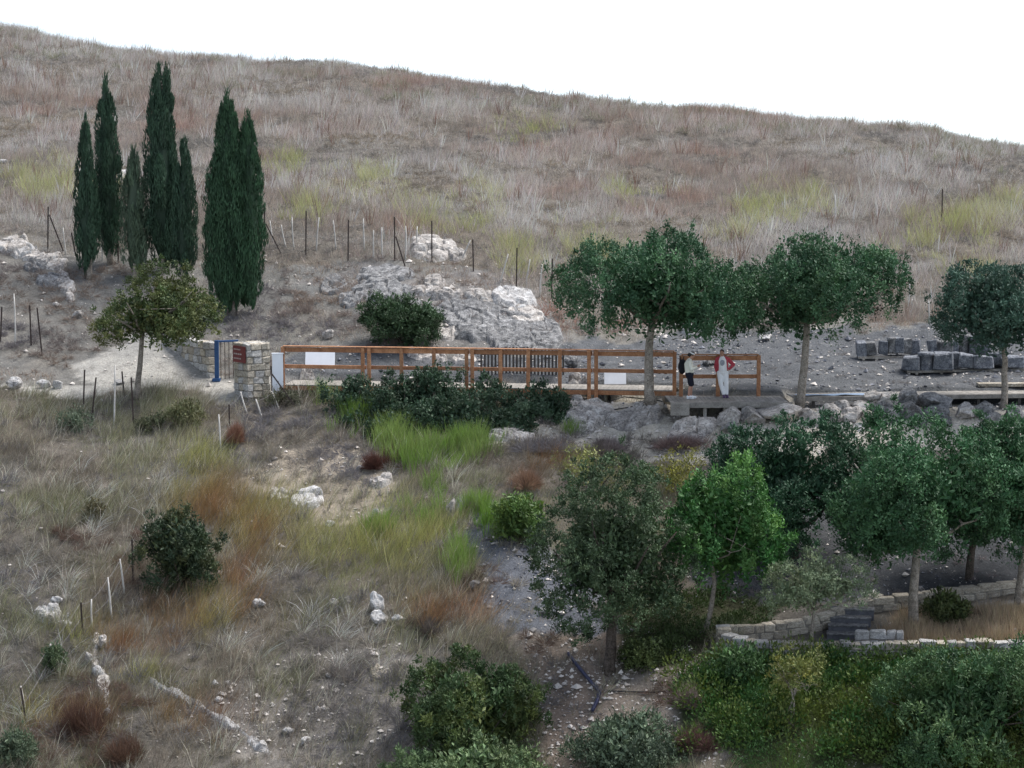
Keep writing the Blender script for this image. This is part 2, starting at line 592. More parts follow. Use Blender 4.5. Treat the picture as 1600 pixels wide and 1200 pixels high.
def rock_build(base, dark, light, sc=1.0):
    def f(t, b):
        tc = t.nodes.new('ShaderNodeTexCoord')
        oi = t.nodes.new('ShaderNodeObjectInfo')
        ad = N(t, 'ShaderNodeVectorMath', operation='ADD')
        t.links.new(tc.outputs['Object'], ad.inputs[0]); t.links.new(oi.outputs['Location'], ad.inputs[1])
        n1 = N(t, 'ShaderNodeTexNoise', Scale=2.2 * sc, Detail=9.0, Roughness=0.72)
        n2 = N(t, 'ShaderNodeTexNoise', Scale=9.0 * sc, Detail=8.0, Roughness=0.75)
        n3 = N(t, 'ShaderNodeTexNoise', Scale=4.0 * sc, Detail=5.0, Roughness=0.6, Distortion=1.5)
        for n in (n1, n2, n3): t.links.new(ad.outputs[0], n.inputs['Vector'])
        r1 = ramp(t, n1.outputs[0], [(0.33, dark), (0.48, base), (0.66, light)])
        r2 = ramp(t, n2.outputs[0], [(0.36, (0.45, 0.44, 0.45)), (0.55, (1, 1, 1)), (0.75, (1.25, 1.22, 1.18))])
        c = mixc(t, 1.0, r1.outputs[0], r2.outputs[0], 'MULTIPLY')
        r3 = ramp(t, n3.outputs[0], [(0.58, (0, 0, 0)), (0.68, (1, 1, 1))])
        c = mixc(t, r3.outputs[0], c, tuple(0.45 * x for x in dark))
        vv = N(t, 'ShaderNodeMath', operation='MULTIPLY_ADD'); vv.inputs[1].default_value = 0.4; vv.inputs[2].default_value = 0.8
        t.links.new(oi.outputs['Random'], vv.inputs[0])
        c = mixc(t, 1.0, c, vv.outputs[0], 'MULTIPLY')
        t.links.new(c, b.inputs['Base Color'])
        bump(t, b, n2.outputs[0], 0.8, 0.06)
    return f


def wood_build(c1, c2, c3):
    def f(t, b):
        tc = t.nodes.new('ShaderNodeTexCoord')
        oi = t.nodes.new('ShaderNodeObjectInfo')
        ad = N(t, 'ShaderNodeVectorMath', operation='ADD')
        t.links.new(tc.outputs['Object'], ad.inputs[0]); t.links.new(oi.outputs['Random'], ad.inputs[1])
        n1 = N(t, 'ShaderNodeTexNoise', Scale=3.0, Detail=6.0, Roughness=0.65)
        n2 = N(t, 'ShaderNodeTexNoise', Scale=22.0, Detail=4.0, Roughness=0.6)
        for n in (n1, n2): t.links.new(ad.outputs[0], n.inputs['Vector'])
        r = ramp(t, n1.outputs[0], [(0.3, c1), (0.52, c2), (0.75, c3)])
        r2 = ramp(t, n2.outputs[0], [(0.35, (0.7, 0.68, 0.66)), (0.6, (1.05, 1.05, 1.05))])
        c = mixc(t, 1.0, r.outputs[0], r2.outputs[0], 'MULTIPLY')
        vv = N(t, 'ShaderNodeMath', operation='MULTIPLY_ADD'); vv.inputs[1].default_value = 0.35; vv.inputs[2].default_value = 0.82
        t.links.new(oi.outputs['Random'], vv.inputs[0])
        c = mixc(t, 1.0, c, vv.outputs[0], 'MULTIPLY')
        t.links.new(c, b.inputs['Base Color'])
        bump(t, b, n2.outputs[0], 0.3, 0.01)
    return f


def mottled(c, amt=0.25, sc=6.0):
    def f(t, b):
        tc = t.nodes.new('ShaderNodeTexCoord')
        n1 = N(t, 'ShaderNodeTexNoise', Scale=sc, Detail=6.0, Roughness=0.65)
        t.links.new(tc.outputs['Object'], n1.inputs['Vector'])
        r = ramp(t, n1.outputs[0], [(0.3, tuple(x * (1 - amt) for x in c)), (0.7, tuple(min(1, x * (1 + amt)) for x in c))])
        t.links.new(r.outputs[0], b.inputs['Base Color'])
        bump(t, b, n1.outputs[0], 0.25, 0.02)
    return f


M_ground = mat('ground', attr=True, rough=0.95, build=ground_build, spec=0.1)
M_grass = mat('grass', attr=True, rough=0.8, build=veg_build(0.28), spec=0.15)
M_leaf = mat('leaf', attr=True, rough=0.6, build=veg_build(0.12), spec=0.25)
M_stone = mat('small_stone', attr=True, rough=0.9, spec=0.15)
M_bark = mat('bark', rough=0.95, build=rock_build((0.33, 0.285, 0.235), (0.16, 0.135, 0.11), (0.45, 0.40, 0.34), 3.0), spec=0.1)
M_barkd = mat('dark_bark', rough=0.95, build=rock_build((0.10, 0.08, 0.065), (0.05, 0.042, 0.036), (0.17, 0.14, 0.12), 3.0), spec=0.1)
M_rockp = mat('pale_limestone', rough=0.95, build=rock_build((0.40, 0.365, 0.33), (0.19, 0.18, 0.17), (0.62, 0.59, 0.55), 1.4), spec=0.15)
M_rockw = mat('white_limestone', rough=0.95, build=rock_build((0.45, 0.43, 0.41), (0.24, 0.23, 0.22), (0.66, 0.65, 0.63), 2.0), spec=0.15)
M_rockg = mat('grey_limestone', rough=0.95, build=rock_build((0.19, 0.187, 0.183), (0.085, 0.085, 0.088), (0.40, 0.39, 0.38), 2.2), spec=0.15)
M_basalt = mat('blue_grey_carved_stone', rough=0.95, build=rock_build((0.17, 0.18, 0.20), (0.085, 0.09, 0.105), (0.33, 0.335, 0.345), 2.0), spec=0.15)
M_block = mat('cream_masonry', rough=0.95, build=rock_build((0.48, 0.42, 0.33), (0.29, 0.26, 0.22), (0.66, 0.61, 0.52), 1.5), spec=0.15)
M_blockg = mat('grey_masonry', rough=0.95, build=rock_build((0.47, 0.45, 0.42), (0.26, 0.25, 0.24), (0.64, 0.62, 0.58), 1.5), spec=0.15)
M_mortar = mat('mortar', rough=0.95, build=mottled((0.20, 0.18, 0.15), 0.3, 8))
M_step = mat('dark_basalt_step', rough=0.9, build=mottled((0.10, 0.10, 0.11), 0.35, 5))
M_wood = mat('stained_wood', rough=0.65, build=wood_build((0.29, 0.125, 0.058), (0.42, 0.20, 0.098), (0.52, 0.28, 0.15)))
M_woodg = mat('weathered_wood', rough=0.85, build=wood_build((0.17, 0.15, 0.13), (0.27, 0.25, 0.22), (0.38, 0.35, 0.31)))
M_wooddk = mat('dark_wood', rough=0.85, build=wood_build((0.05, 0.045, 0.04), (0.085, 0.078, 0.07), (0.13, 0.12, 0.11)))
M_rust = mat('rusty_steel', rough=0.8, build=mottled((0.055, 0.04, 0.035), 0.4, 10))
M_stake = mat('bleached_stake', rough=0.9, build=mottled((0.50, 0.47, 0.43), 0.25, 8))
M_wire = mat('wire', (0.16, 0.15, 0.145), 0.6)
M_white = mat('white_panel', rough=0.55, build=mottled((0.78, 0.79, 0.81), 0.05, 3))
M_greyb = mat('grey_panel', rough=0.5, build=mottled((0.56, 0.58, 0.62), 0.08, 3))
M_blue = mat('blue_paint', rough=0.5, build=mottled((0.025, 0.075, 0.19), 0.2, 6))
M_red = mat('red_sign', rough=0.5, build=mottled((0.13, 0.018, 0.017), 0.3, 6))
M_redlt = mat('sign_marks', rough=0.6, build=mottled((0.40, 0.34, 0.32), 0.15, 20))
M_black = mat('black_fabric', rough=0.9, build=mottled((0.012, 0.012, 0.016), 0.3, 20))
M_pipe = mat('black_hose', (0.02, 0.02, 0.022), 0.6)
M_pipeb = mat('blue_black_pipe', rough=0.45, build=mottled((0.022, 0.024, 0.06), 0.3, 6))
M_tarp = mat('blue_grey_tarp', rough=0.6, build=mottled((0.20, 0.27, 0.36), 0.2, 5))

# ------------------------------------------------------------------ ground sheet
WARP = lambda x, y, s, a: (fbm2(x / s, y / s, 41, 2) - 0.5) * a
ppx, ppy = proj(np.stack([gx, gy, GZ], -1))
wx, wy = ppx + WARP(gx, gy, 1.4, 60), ppy + WARP(gx + 50, gy, 1.4, 36)
gc = np.zeros(gx.shape + (3,))
c_brown, c_grey, c_pink = lin(108, 97, 86), lin(98, 95, 91), lin(158, 136, 118)
n = fbm2(gx / 3.0, gy / 3.0, 77, 3)[..., None]
gc[:] = c_brown * (1 - n) + c_grey * n
n = fbm2(gx / 2.0, gy / 2.0, 78, 3)[..., None]
setz = lambda poly, c, k=1.0: gc.__setitem__(inpoly(wx, wy, poly), gc[inpoly(wx, wy, poly)] * (1 - k) + np.asarray(c) * k)
mid = (wy > smooth_along(wx, 0, HILL_LO)) & (wy < 612)
gc[mid] = (lin(122, 115, 107) * (1 - n) + lin(108, 107, 106) * n)[mid]
setz(Z_ROCK, lin(120, 115, 112))
setz(Z_TERR, lin(92, 92, 94))
setz(Z_PATH, lin(166, 160, 153))
setz(Z_EMB, lin(190, 180, 167))
setz(Z_GULLY, lin(100, 101, 107))
lowg = inpoly(wx, wy, Z_GULLY) & (wy > 985)
gc[lowg] = (lin(142, 132, 122) * (1 - n) + lin(122, 106, 95) * n)[lowg]
setz(Z_SHADY, lin(70, 70, 72))  # soil darkened: shade of the tree crowns put into the ground colour
setz(Z_DRY, lin(140, 122, 102))
setz(Z_GREEN, lin(60, 66, 44))
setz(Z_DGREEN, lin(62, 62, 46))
setz(Z_PAVE, lin(158, 152, 148))
setz(Z_BARE1, lin(148, 136, 122))
setz(Z_BARE2, lin(122, 115, 109))
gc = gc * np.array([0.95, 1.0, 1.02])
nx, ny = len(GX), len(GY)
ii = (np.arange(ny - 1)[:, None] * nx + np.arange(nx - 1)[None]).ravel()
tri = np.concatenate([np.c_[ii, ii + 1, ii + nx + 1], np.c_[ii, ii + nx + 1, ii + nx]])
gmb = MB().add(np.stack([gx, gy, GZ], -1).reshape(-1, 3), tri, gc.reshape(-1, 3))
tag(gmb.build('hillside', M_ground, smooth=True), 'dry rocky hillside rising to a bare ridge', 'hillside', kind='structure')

# ------------------------------------------------------------------ grass and scrub
def blades(mb, base, d, L, Wd, col, bend, seg):
    n = len(base)
    rnd = R.normal(size=(n, 3)); rnd[:, 2] *= 0.2
    side = nrm(np.cross(d, rnd)) * (Wd / 2)[:, None]
    tip = base + d * L[:, None] + bend * L[:, None]
    if seg == 1:
        v = np.stack([base - side, base + side, tip], 1).reshape(-1, 3)
        t = np.arange(3 * n).reshape(-1, 3)
        mb.add(v, t, np.repeat(col, 3, 0))
    else:
        midp = base + d * (L * 0.55)[:, None] + bend * (L * 0.22)[:, None]
        v = np.stack([base - side, base + side, midp - side * 0.75, midp + side * 0.75, tip], 1).reshape(-1, 3)
        o = (np.arange(n) * 5)[:, None]
        t = np.concatenate([o + np.array([[0, 1, 3]]), o + np.array([[0, 3, 2]]), o + np.array([[2, 3, 4]])])
        mb.add(v, t, np.repeat(col, 5, 0))


def tufts(mb, T, h, spread, nb, width, col, lean=(0, 0, 0), fan=0.3, seg=1, jit=0.18, droop=0.12, vj=0.35):
    n = len(T)
    if n == 0: return
    h = np.broadcast_to(np.asarray(h, float), (n,)); spread = np.broadcast_to(np.asarray(spread, float), (n,))
    lean = np.broadcast_to(np.asarray(lean, float), (n, 3))
    rep = lambda a: np.repeat(a, nb, 0)
    a = R.uniform(0, 2 * math.pi, n * nb); r = np.sqrt(R.uniform(0, 1, n * nb))
    off = np.c_[np.cos(a) * r, np.sin(a) * r, np.zeros(n * nb)]
    base = rep(T) + off * rep(spread)[:, None]
    base[:, 2] = hz(base[:, 0], base[:, 1]) - 0.03
    d = np.array([0, 0, 1.0]) + off * fan + R.normal(size=(n * nb, 3)) * fan * 0.35 + rep(lean)
    d = nrm(d); d[:, 2] = np.abs(d[:, 2]); d = nrm(d)
    L = rep(h) * R.uniform(1 - vj * 1.4, 1 + vj * 0.7, n * nb)
    bend = nrm(off + R.normal(size=(n * nb, 3)) * 0.3 + rep(lean)) * droop; bend[:, 2] = -np.abs(bend[:, 2]) * 0.5
    c = rep(col) * (1 + R.normal(size=(n * nb, 1)) * jit) * (1 + R.normal(size=(n * nb, 3)) * 0.04)
    blades(mb, base, d, L, width * R.uniform(0.6, 1.4, n * nb), np.clip(c, 0.005, 0.9), bend, seg)


def leaves(mb, pos, d, L, Wd, col, curl=0.15, face=None):
    n = len(pos)
    rnd = R.normal(size=(n, 3)) if face is None else face
    side = nrm(np.cross(d, rnd))
    nor = np.cross(side, d)
    a = pos; b = pos + d * (L * 0.5)[:, None] + side * (Wd / 2)[:, None] + nor * (L * curl)[:, None]
    c = pos + d * L[:, None]; e = pos + d * (L * 0.5)[:, None] - side * (Wd / 2)[:, None] + nor * (L * curl)[:, None]
    v = np.stack([a, b, c, e], 1).reshape(-1, 3)
    o = (np.arange(n) * 4)[:, None]
    mb.add(v, np.concatenate([o + np.array([[0, 1, 2]]), o + np.array([[0, 2, 3]])]), np.repeat(col, 4, 0))


def domes(mb, C, rad, ht, ntw, width, col, jit=0.16):
    """twiggy cushions: short twigs filling a half ball"""
    n = len(C)
    if not n: return
    rep = lambda a: np.repeat(a, ntw, 0)
    d = nrm(R.normal(size=(n * ntw, 3))); d[:, 2] = np.abs(d[:, 2])
    lum = R.uniform(0.75, 1.2, (n * ntw, 1))
    sc = np.c_[rep(rad), rep(rad), rep(ht)]
    b0 = rep(C) + d * sc * R.uniform(0.15, 0.6, (n * ntw, 1))
    tip = rep(C) + d * sc * lum + R.normal(size=d.shape) * 0.035
    v = tip - b0
    L = np.linalg.norm(v, axis=1)
    c = rep(col) * (1 + R.normal(size=(n * ntw, 1)) * jit)
    blades(mb, b0, v / L[:, None], L, width * R.uniform(0.6, 1.4, n * ntw), np.clip(c, 0.01, 0.9), R.normal(size=d.shape) * 0.12, 1)


def candidates(dens, y0, y1, seed):
    rr = np.random.default_rng(seed)
    xm = 0.228 * y1 + 1.5
    n_ = int(dens * (y1 - y0) * 2 * xm)
    y = rr.uniform(y0, y1, n_); x = rr.uniform(-xm, xm, n_)
    k = np.abs(x) < 0.228 * y + 1.5
    x, y = x[k], y[k]
    z = hz(x, y)
    p = np.stack([x, y, z], -1)
    px, py = proj(p)
    return p, px + WARP(x, y, 1.4, 60), py + WARP(x + 50, y, 1.4, 36), px, py, rr


def blobw(px, py, lst):
    w = np.zeros(len(px))
    for (a, b, rx, ry) in lst:
        w = np.maximum(w, np.exp(-(((px - a) / rx) ** 2 + ((py - b) / ry) ** 2) ** 1.3))
    return w


def patch(p, s, seed, lo=0.35, hi=0.65):
    return np.clip((fbm2(p[:, 0] / s, p[:, 1] / s, seed, 3) - lo) / (hi - lo), 0, 1)


PK = lambda *rgb: lin(*rgb) * 1.25 * np.array([0.955, 1.0, 0.985])
g_up, g_low, g_scrub, g_broom, g_reed, g_cover = MB(), MB(), MB(), MB(), MB(), MB()

# ---- upper hill
p, wx_, wy_, px, py, rr = candidates(21, 98, 178, 11)
up = wy_ < smooth_along(wx_, 0, HILL_LO)
p, px, py, wx_, wy_ = p[up], px[up], py[up], wx_[up], wy_[up]
n1, n2, n3 = patch(p, 7, 51), patch(p, 2.2, 52), patch(p, 4, 53)
u = rr.uniform(size=len(p))
BROOM = [(70, 288, 60, 22), (150, 300, 40, 14), (590, 292, 60, 22), (560, 280, 30, 14), (700, 345, 60, 26), (755, 300, 30, 20), (830, 205, 50, 12), (920, 390, 50, 24), (800, 400, 40, 24),
         (1230, 322, 70, 16), (1180, 330, 30, 14), (1140, 365, 40, 16), (1480, 350, 50, 18), (1440, 385, 50, 22), (1530, 420, 40, 16), (1540, 375, 40, 16), (445, 260, 30, 14), (480, 330, 40, 18), (1560, 330, 60, 22), (1000, 300, 40, 12)]
bw = blobw(wx_, wy_, BROOM) * 1.25
REDB = [(390, 215, 90, 40), (540, 215, 70, 30), (90, 190, 120, 40), (880, 230, 160, 40), (1130, 240, 100, 30), (1050, 320, 90, 30), (620, 130, 100, 20), (250, 190, 90, 30), (960, 490, 60, 18), (640, 350, 60, 18), (860, 300, 60, 20), (1150, 190, 150, 25)]
rw = blobw(wx_, wy_, REDB)
col = PK(160, 151, 146)[None] * (1 - n1[:, None]) + PK(142, 129, 121)[None] * n1[:, None]  # dry grass greys, paled so slight distance haze sits in the colour
col = col * (1 - 0.75 * rw[:, None] * n2[:, None]) + PK(142, 114, 102)[None] * (0.75 * rw[:, None] * n2[:, None])
pal = (n3 > 0.6)[:, None]
col = np.where(pal, col * 0.6 + PK(182, 174, 170) * 0.4, col)
col = col * (1 + rr.normal(size=(len(p), 1)) * 0.15).clip(0.5, 1.6)
isb = (u < bw * 0.42 * (0.3 + n2)) & (wy_ > 180)
dark = (~isb) & (n2 < 0.36) & (u < 0.8)
tall = (~isb) & (~dark)
hh = 0.22 + 0.36 * n2 + 0.2 * n1
keep = tall & (rr.uniform(size=len(p)) < 0.55 + 0.45 * n2)
tufts(g_up, p[keep], hh[keep] * rr.uniform(0.7, 1.25, keep.sum()), 0.26, 7, 0.017, col[keep], lean=(0.10, 0, 0), fan=0.3, seg=1, droop=0.2)
# bleached dead stalks
kk = tall & (rr.uniform(size=len(p)) < 0.010 * (0.3 + n3))
tufts(g_up, p[kk], 0.75 + 0.4 * n3[kk], 0.14, 10, 0.02, np.repeat(PK(178, 172, 168)[None], kk.sum(), 0), lean=(0.1, 0, 0), fan=0.32, seg=2, droop=0.1)
kk = tall & (rr.uniform(size=len(p)) < 0.008)
tufts(g_up, p[kk], 1.0, 0.14, 12, 0.026, np.repeat(PK(112, 90, 80)[None], kk.sum(), 0), lean=(0.05, 0, 0), fan=0.3, seg=2, droop=0.1)
kd2 = dark & (rr.uniform(size=len(p)) < 0.17)
domes(g_scrub, p[kd2], 0.3 + 0.25 * rr.uniform(size=kd2.sum()), 0.22 + 0.2 * rr.uniform(size=kd2.sum()), 24, 0.028, (PK(112, 106, 102)[None] * (1 - n3[kd2][:, None]) + PK(122, 110, 98)[None] * n3[kd2][:, None]))
keep2 = dark & ~kd2 & (rr.uniform(size=len(p)) < 0.5)
tufts(g_up, p[keep2], 0.26, 0.24, 7, 0.016, col[keep2] * 0.9, fan=0.5, seg=1)
kd = isb & (rr.uniform(size=len(p)) < 0.6)
tufts(g_broom, p[kd], 0.55 + 0.55 * n2[kd], 0.2, 14, 0.020, PK(144, 142, 100)[None] * (1 - n3[kd][:, None]) + PK(158, 152, 122)[None] * n3[kd][:, None], fan=0.5, seg=1)
# dark low bushes along the ridge
kr = (py < smooth_along(px, 0, RIDGE) + 60) & (rr.uniform(size=len(p)) < 0.03) & (n2 > 0.5)
domes(g_scrub, p[kr], 0.4 + 0.4 * rr.uniform(size=kr.sum()), 0.45 + 0.3 * rr.uniform(size=kr.sum()), 60, 0.03, np.repeat(PK(124, 120, 104)[None], kr.sum(), 0))

# ---- middle terrace
p, wx_, wy_, px, py, rr = candidates(26, 86, 108, 12)
m = (wy_ > smooth_along(wx_, 0, HILL_LO)) & (wy_ < 612) & ~inpoly(wx_, wy_, Z_PATH)
p, px, py, wx_, wy_ = p[m], px[m], py[m], wx_[m], wy_[m]
n1, n2, n3 = patch(p, 4, 61), patch(p, 1.3, 62), patch(p, 2.5, 63)
u = rr.uniform(size=len(p))
terr = inpoly(wx_, wy_, Z_TERR); rk = inpoly(wx_, wy_, Z_ROCK)
SCB = [(480, 470, 70, 35), (430, 500, 80, 30), (470, 515, 80, 25), (90, 440, 60, 25), (120, 480, 60, 25), (30, 430, 50, 20), (60, 530, 80, 25), (560, 490, 40, 30), (640, 530, 70, 20)]
sw = blobw(wx_, wy_, SCB)
k = (u < np.clip(0.03 + 0.2 * sw + 0.05 * n2, 0, 0.9)) & ~terr & (~rk | (u < 0.03))
cc = PK(104, 98, 100)[None] * (1 - n1[:, None]) + PK(118, 104, 96)[None] * n1[:, None]
domes(g_scrub, p[k], 0.22 + 0.3 * rr.uniform(size=k.sum()), 0.18 + 0.24 * rr.uniform(size=k.sum()), 54, 0.018, cc[k])
k = (u > 0.6) & ~terr & (n3 > 0.35)
tufts(g_low, p[k], 0.18 + 0.2 * n3[k], 0.14, 8, 0.016, (PK(144, 134, 124)[None] * (1 - n1[:, None]) + PK(136, 118, 106)[None] * n1[:, None])[k], fan=0.6, seg=1)
k = (terr | rk) & (u < 0.09)
k = k & (u < 0.022)
domes(g_scrub, p[k], 0.16 + 0.15 * rr.uniform(size=k.sum()), 0.12 + 0.1 * rr.uniform(size=k.sum()), 36, 0.014, np.repeat(PK(112, 106, 104)[None], k.sum(), 0))
RED2 = blobw(px, py, [(900, 490, 60, 22), (950, 505, 50, 14), (880, 480, 50, 16)])
k = u < RED2 * 0.8
tufts(g_low, p[k], 0.28, 0.15, 12, 0.02, np.repeat(PK(140, 106, 94)[None], k.sum(), 0), fan=0.8, seg=1)

# ---- lower left slope, the embankment and the gully
p, wx_, wy_, px, py, rr = candidates(46, 62, 92, 13)
m = (wy_ > 614) & (wx_ < 1140) & ~inpoly(wx_, wy_, Z_PATH) & ~inpoly(wx_, wy_, Z_GREEN) & ~inpoly(wx_, wy_, Z_DGREEN) & ~((wx_ > 1060) & (wy_ > 720) & (wy_ < 930))
p, px, py, wx_, wy_ = p[m], px[m], py[m], wx_[m], wy_[m]
n1, n2, n3 = patch(p, 3.5, 71), patch(p, 1.1, 72), patch(p, 2.0, 73)
u = rr.uniform(size=len(p)); u2 = rr.uniform(size=len(p))
gul, emb, ba1, ba2 = (inpoly(wx_, wy_, z) for z in (Z_GULLY, Z_EMB, Z_BARE1, Z_BARE2))
bare = gul | emb | ba1 | ba2
YEL = blobw(wx_, wy_, [(560, 850, 140, 55), (430, 800, 90, 40), (640, 850, 70, 70), (610, 800, 60, 40), (340, 960, 50, 30), (300, 780, 60, 40), (220, 1060, 40, 14), (60, 1120, 50, 25), (390, 830, 70, 40), (320, 720, 50, 40), (110, 1000, 40, 25)])
RST = blobw(wx_, wy_, [(250, 960, 90, 45), (350, 900, 60, 60), (400, 960, 50, 40), (340, 800, 70, 50), (290, 1130, 110, 40), (120, 1130, 60, 40), (420, 850, 40, 40), (180, 1000, 40, 50), (700, 960, 90, 25), (850, 720, 60, 25), (240, 1000, 60, 40)])
GRY = blobw(wx_, wy_, [(480, 1000, 130, 60), (520, 1060, 140, 50), (450, 920, 60, 30), (80, 1020, 80, 40), (580, 1120, 120, 50), (440, 680, 100, 50), (520, 730, 80, 40), (60, 880, 90, 60), (60, 1080, 60, 50), (200, 1160, 120, 40), (820, 690, 100, 30), (960, 690, 90, 20), (1040, 690, 60, 20), (620, 720, 30, 20)])
base = PK(138, 127, 113)[None] * (1 - n1[:, None]) + PK(108, 99, 89)[None] * n1[:, None]
gsh = patch(p, 1.7, 74)[:, None]
base = base * (1 - 0.55 * gsh) + PK(118, 120, 86)[None] * 0.55 * gsh
col = base * (1 - 0.85 * YEL[:, None]) + PK(142, 139, 88)[None] * 0.8 * YEL[:, None]
rs = (RST * (0.4 + 0.6 * n2))[:, None]
col = col * (1 - 0.85 * rs) + PK(130, 94, 70)[None] * 0.8 * rs
col = col * (1 + rr.normal(size=(len(p), 1)) * 0.24).clip(0.45, 1.7)
grass = (u > 0.18 + 0.62 * GRY * (~ba2)) & (~bare | (u2 < 0.07) | (ba2 & (u2 < 0.42)) | (ba1 & (u2 < 0.2))) & ((u2 < 0.72) | (n2 > 0.4))
lo = (wy_ < 760)
hgt = 0.24 + 0.40 * n2 + 0.24 * YEL + 0.16 * RST - 0.08 * lo
tufts(g_low, p[grass], hgt[grass] * rr.uniform(0.65, 1.45, grass.sum()), 0.17, 13, 0.0105, col[grass], lean=(0.22, 0, 0), fan=0.34, seg=1, droop=0.25, vj=0.55)
k = grass & (u2 < 0.05) & (wx_ < 720)
tufts(g_low, p[k], 0.62 + 0.3 * n3[k], 0.16, 9, 0.010, np.repeat(PK(168, 160, 146)[None], k.sum(), 0), lean=(0.2, 0, 0), fan=0.35, seg=2, droop=0.3)
k = (u2 < 0.22 * GRY + 0.045 + 0.03 * gul + 0.05 * ba2) & (~gul | (u < 0.7)) & (~emb | (u < 0.6))
gcol = (PK(104, 99, 101)[None] * (1 - n3[:, None]) + PK(122, 113, 104)[None] * n3[:, None])
domes(g_scrub, p[k], 0.18 + 0.34 * rr.uniform(size=k.sum()), 0.16 + 0.3 * rr.uniform(size=k.sum()), 48, 0.017, gcol[k])
DKB = blobw(wx_, wy_, [(140, 1110, 70, 40), (100, 1160, 80, 40), (120, 850, 30, 10), (620, 720, 26, 16), (850, 1000, 30, 15), (660, 975, 30, 14), (740, 905, 25, 14), (1090, 1150, 40, 20), (1060, 1090, 40, 20), (230, 860, 40, 30)])
k = u < DKB * 0.16
domes(g_scrub, p[k], 0.3 + 0.25 * rr.uniform(size=k.sum()), 0.3 + 0.2 * rr.uniform(size=k.sum()), 120, 0.013, np.repeat(PK(96, 78, 70)[None], k.sum(), 0))
# long single stalks, pale and dark
k = (u < 0.16) & grass & (wx_ < 740)
sc_ = np.where((R.uniform(size=len(p)) < 0.6)[:, None], PK(192, 182, 160)[None], PK(88, 78, 66)[None])
tufts(g_low, p[k], 0.6 + 0.45 * n3[k], 0.2, 5, 0.012, sc_[k], lean=(0.22, 0, 0), fan=0.25, seg=2, droop=0.3, vj=0.4)
# grey bleached fountain grass
k = (u2 > 0.985) & (blobw(wx_, wy_, [(450, 920, 90, 40), (480, 1000, 140, 60), (40, 1000, 100, 120), (130, 800, 120, 60)]) > 0.25)
tufts(g_low, p[k], 0.8, 0.14, 24, 0.010, np.repeat(PK(166, 162, 156)[None], k.sum(), 0), lean=(0.3, 0, 0), fan=0.75, seg=2, droop=0.45)
# green reeds
REED = blobw(px, py, [(545, 650, 34, 16), (515, 625, 14, 8), (610, 680, 44, 20), (655, 712, 40, 20), (735, 700, 34, 16), (705, 722, 30, 14), (682, 765, 18, 16), (668, 808, 26, 14), (742, 795, 18, 14), (893, 672, 14, 10), (712, 880, 18, 30), (590, 830, 22, 8), (790, 826, 34, 12)])
k = u < REED * 0.9 * (0.25 + n2)
tufts(g_reed, p[k], 0.45 + 0.45 * n2[k], 0.15, 22, 0.015, PK(90, 116, 52)[None] * (1 - n3[k][:, None]) + PK(116, 130, 76)[None] * n3[k][:, None], lean=(0.05, 0, 0), fan=0.22, seg=2, droop=0.18)

# ---- right lower terraces
p, wx_, wy_, px, py, rr = candidates(40, 60, 82, 14)
n1, n2, n3 = patch(p, 3.0, 81), patch(p, 1.0, 82), patch(p, 1.8, 83)
u = rr.uniform(size=len(p))
k = inpoly(wx_, wy_, Z_DRY) & ~inpoly(px, py, Z_PAVE) & (u < 0.95)
tufts(g_low, p[k], 0.32 + 0.25 * n2[k], 0.14, 16, 0.015, PK(158, 139, 116)[None] * (1 - n3[k][:, None]) + PK(146, 128, 108)[None] * n3[k][:, None], fan=0.3, seg=1)
k = inpoly(wx_, wy_, Z_SHADY) & (u < 0.06)
k = k & (u < 0.02)
domes(g_scrub, p[k], np.full(k.sum(), 0.25), np.full(k.sum(), 0.2), 50, 0.014, np.repeat(PK(110, 100, 100)[None], k.sum(), 0))


def cover(T, hgt, rad, nl, ll, lw, col, jit=0.2):
    nn = len(T)
    a = R.normal(size=(nn * nl, 3)); a = nrm(a); a[:, 2] = np.abs(a[:, 2])
    q = np.repeat(T, nl, 0) + a * np.c_[np.repeat(rad, nl), np.repeat(rad, nl), np.repeat(hgt, nl)] * R.uniform(0.45, 1, (nn * nl, 1))
    d = nrm(a + R.normal(size=a.shape) * 0.5 + np.array([0, 0, 0.5]))
    c = np.repeat(col, nl, 0) * (1 + R.normal(size=(nn * nl, 1)) * jit)
    leaves(g_cover, q, d, ll * R.uniform(0.6, 1.4, nn * nl), lw * R.uniform(0.7, 1.3, nn * nl), np.clip(c, 0.004, 0.8), 0.06, nrm(a + R.normal(size=a.shape) * 0.3))


k = inpoly(wx_, wy_, Z_GREEN) & (u < 0.14)
n1 = n1 * 0.8
cg = lin(52, 84, 44)[None] * (1 - n1[k][:, None]) + lin(84, 88, 42)[None] * n1[k][:, None]
cover(p[k], 0.35 + 0.45 * n2[k], 0.3 + 0.25 * n3[k], 90, 0.09, 0.04, cg)
k = inpoly(wx_, wy_, Z_GREEN) & (u > 0.14) & (u < 0.19)
uu = rr.uniform(size=k.sum())
cg = lin(56, 90, 46)[None] * (1 - uu[:, None]) + lin(88, 98, 46)[None] * uu[:, None]
cover(p[k], 0.5 + 0.45 * uu, 0.5 + 0.4 * rr.uniform(size=k.sum()), 280, 0.115, 0.06, cg)
k = inpoly(wx_, wy_, Z_GREEN) & (u > 0.6) & (n3 > 0.45)
tufts(g_reed, p[k], 0.35 + 0.25 * n2[k], 0.14, 14, 0.018, lin(78, 108, 56)[None] * (1 - n1[k][:, None]) + lin(106, 110, 60)[None] * n1[k][:, None], fan=0.5, seg=1)
k = inpoly(wx_, wy_, Z_DGREEN) & (u < 0.17)
cover(p[k], 0.25 + 0.35 * n2[k], 0.3 + 0.15 * n3[k], 80, 0.1, 0.04, np.repeat(lin(64, 78, 44)[None], k.sum(), 0))

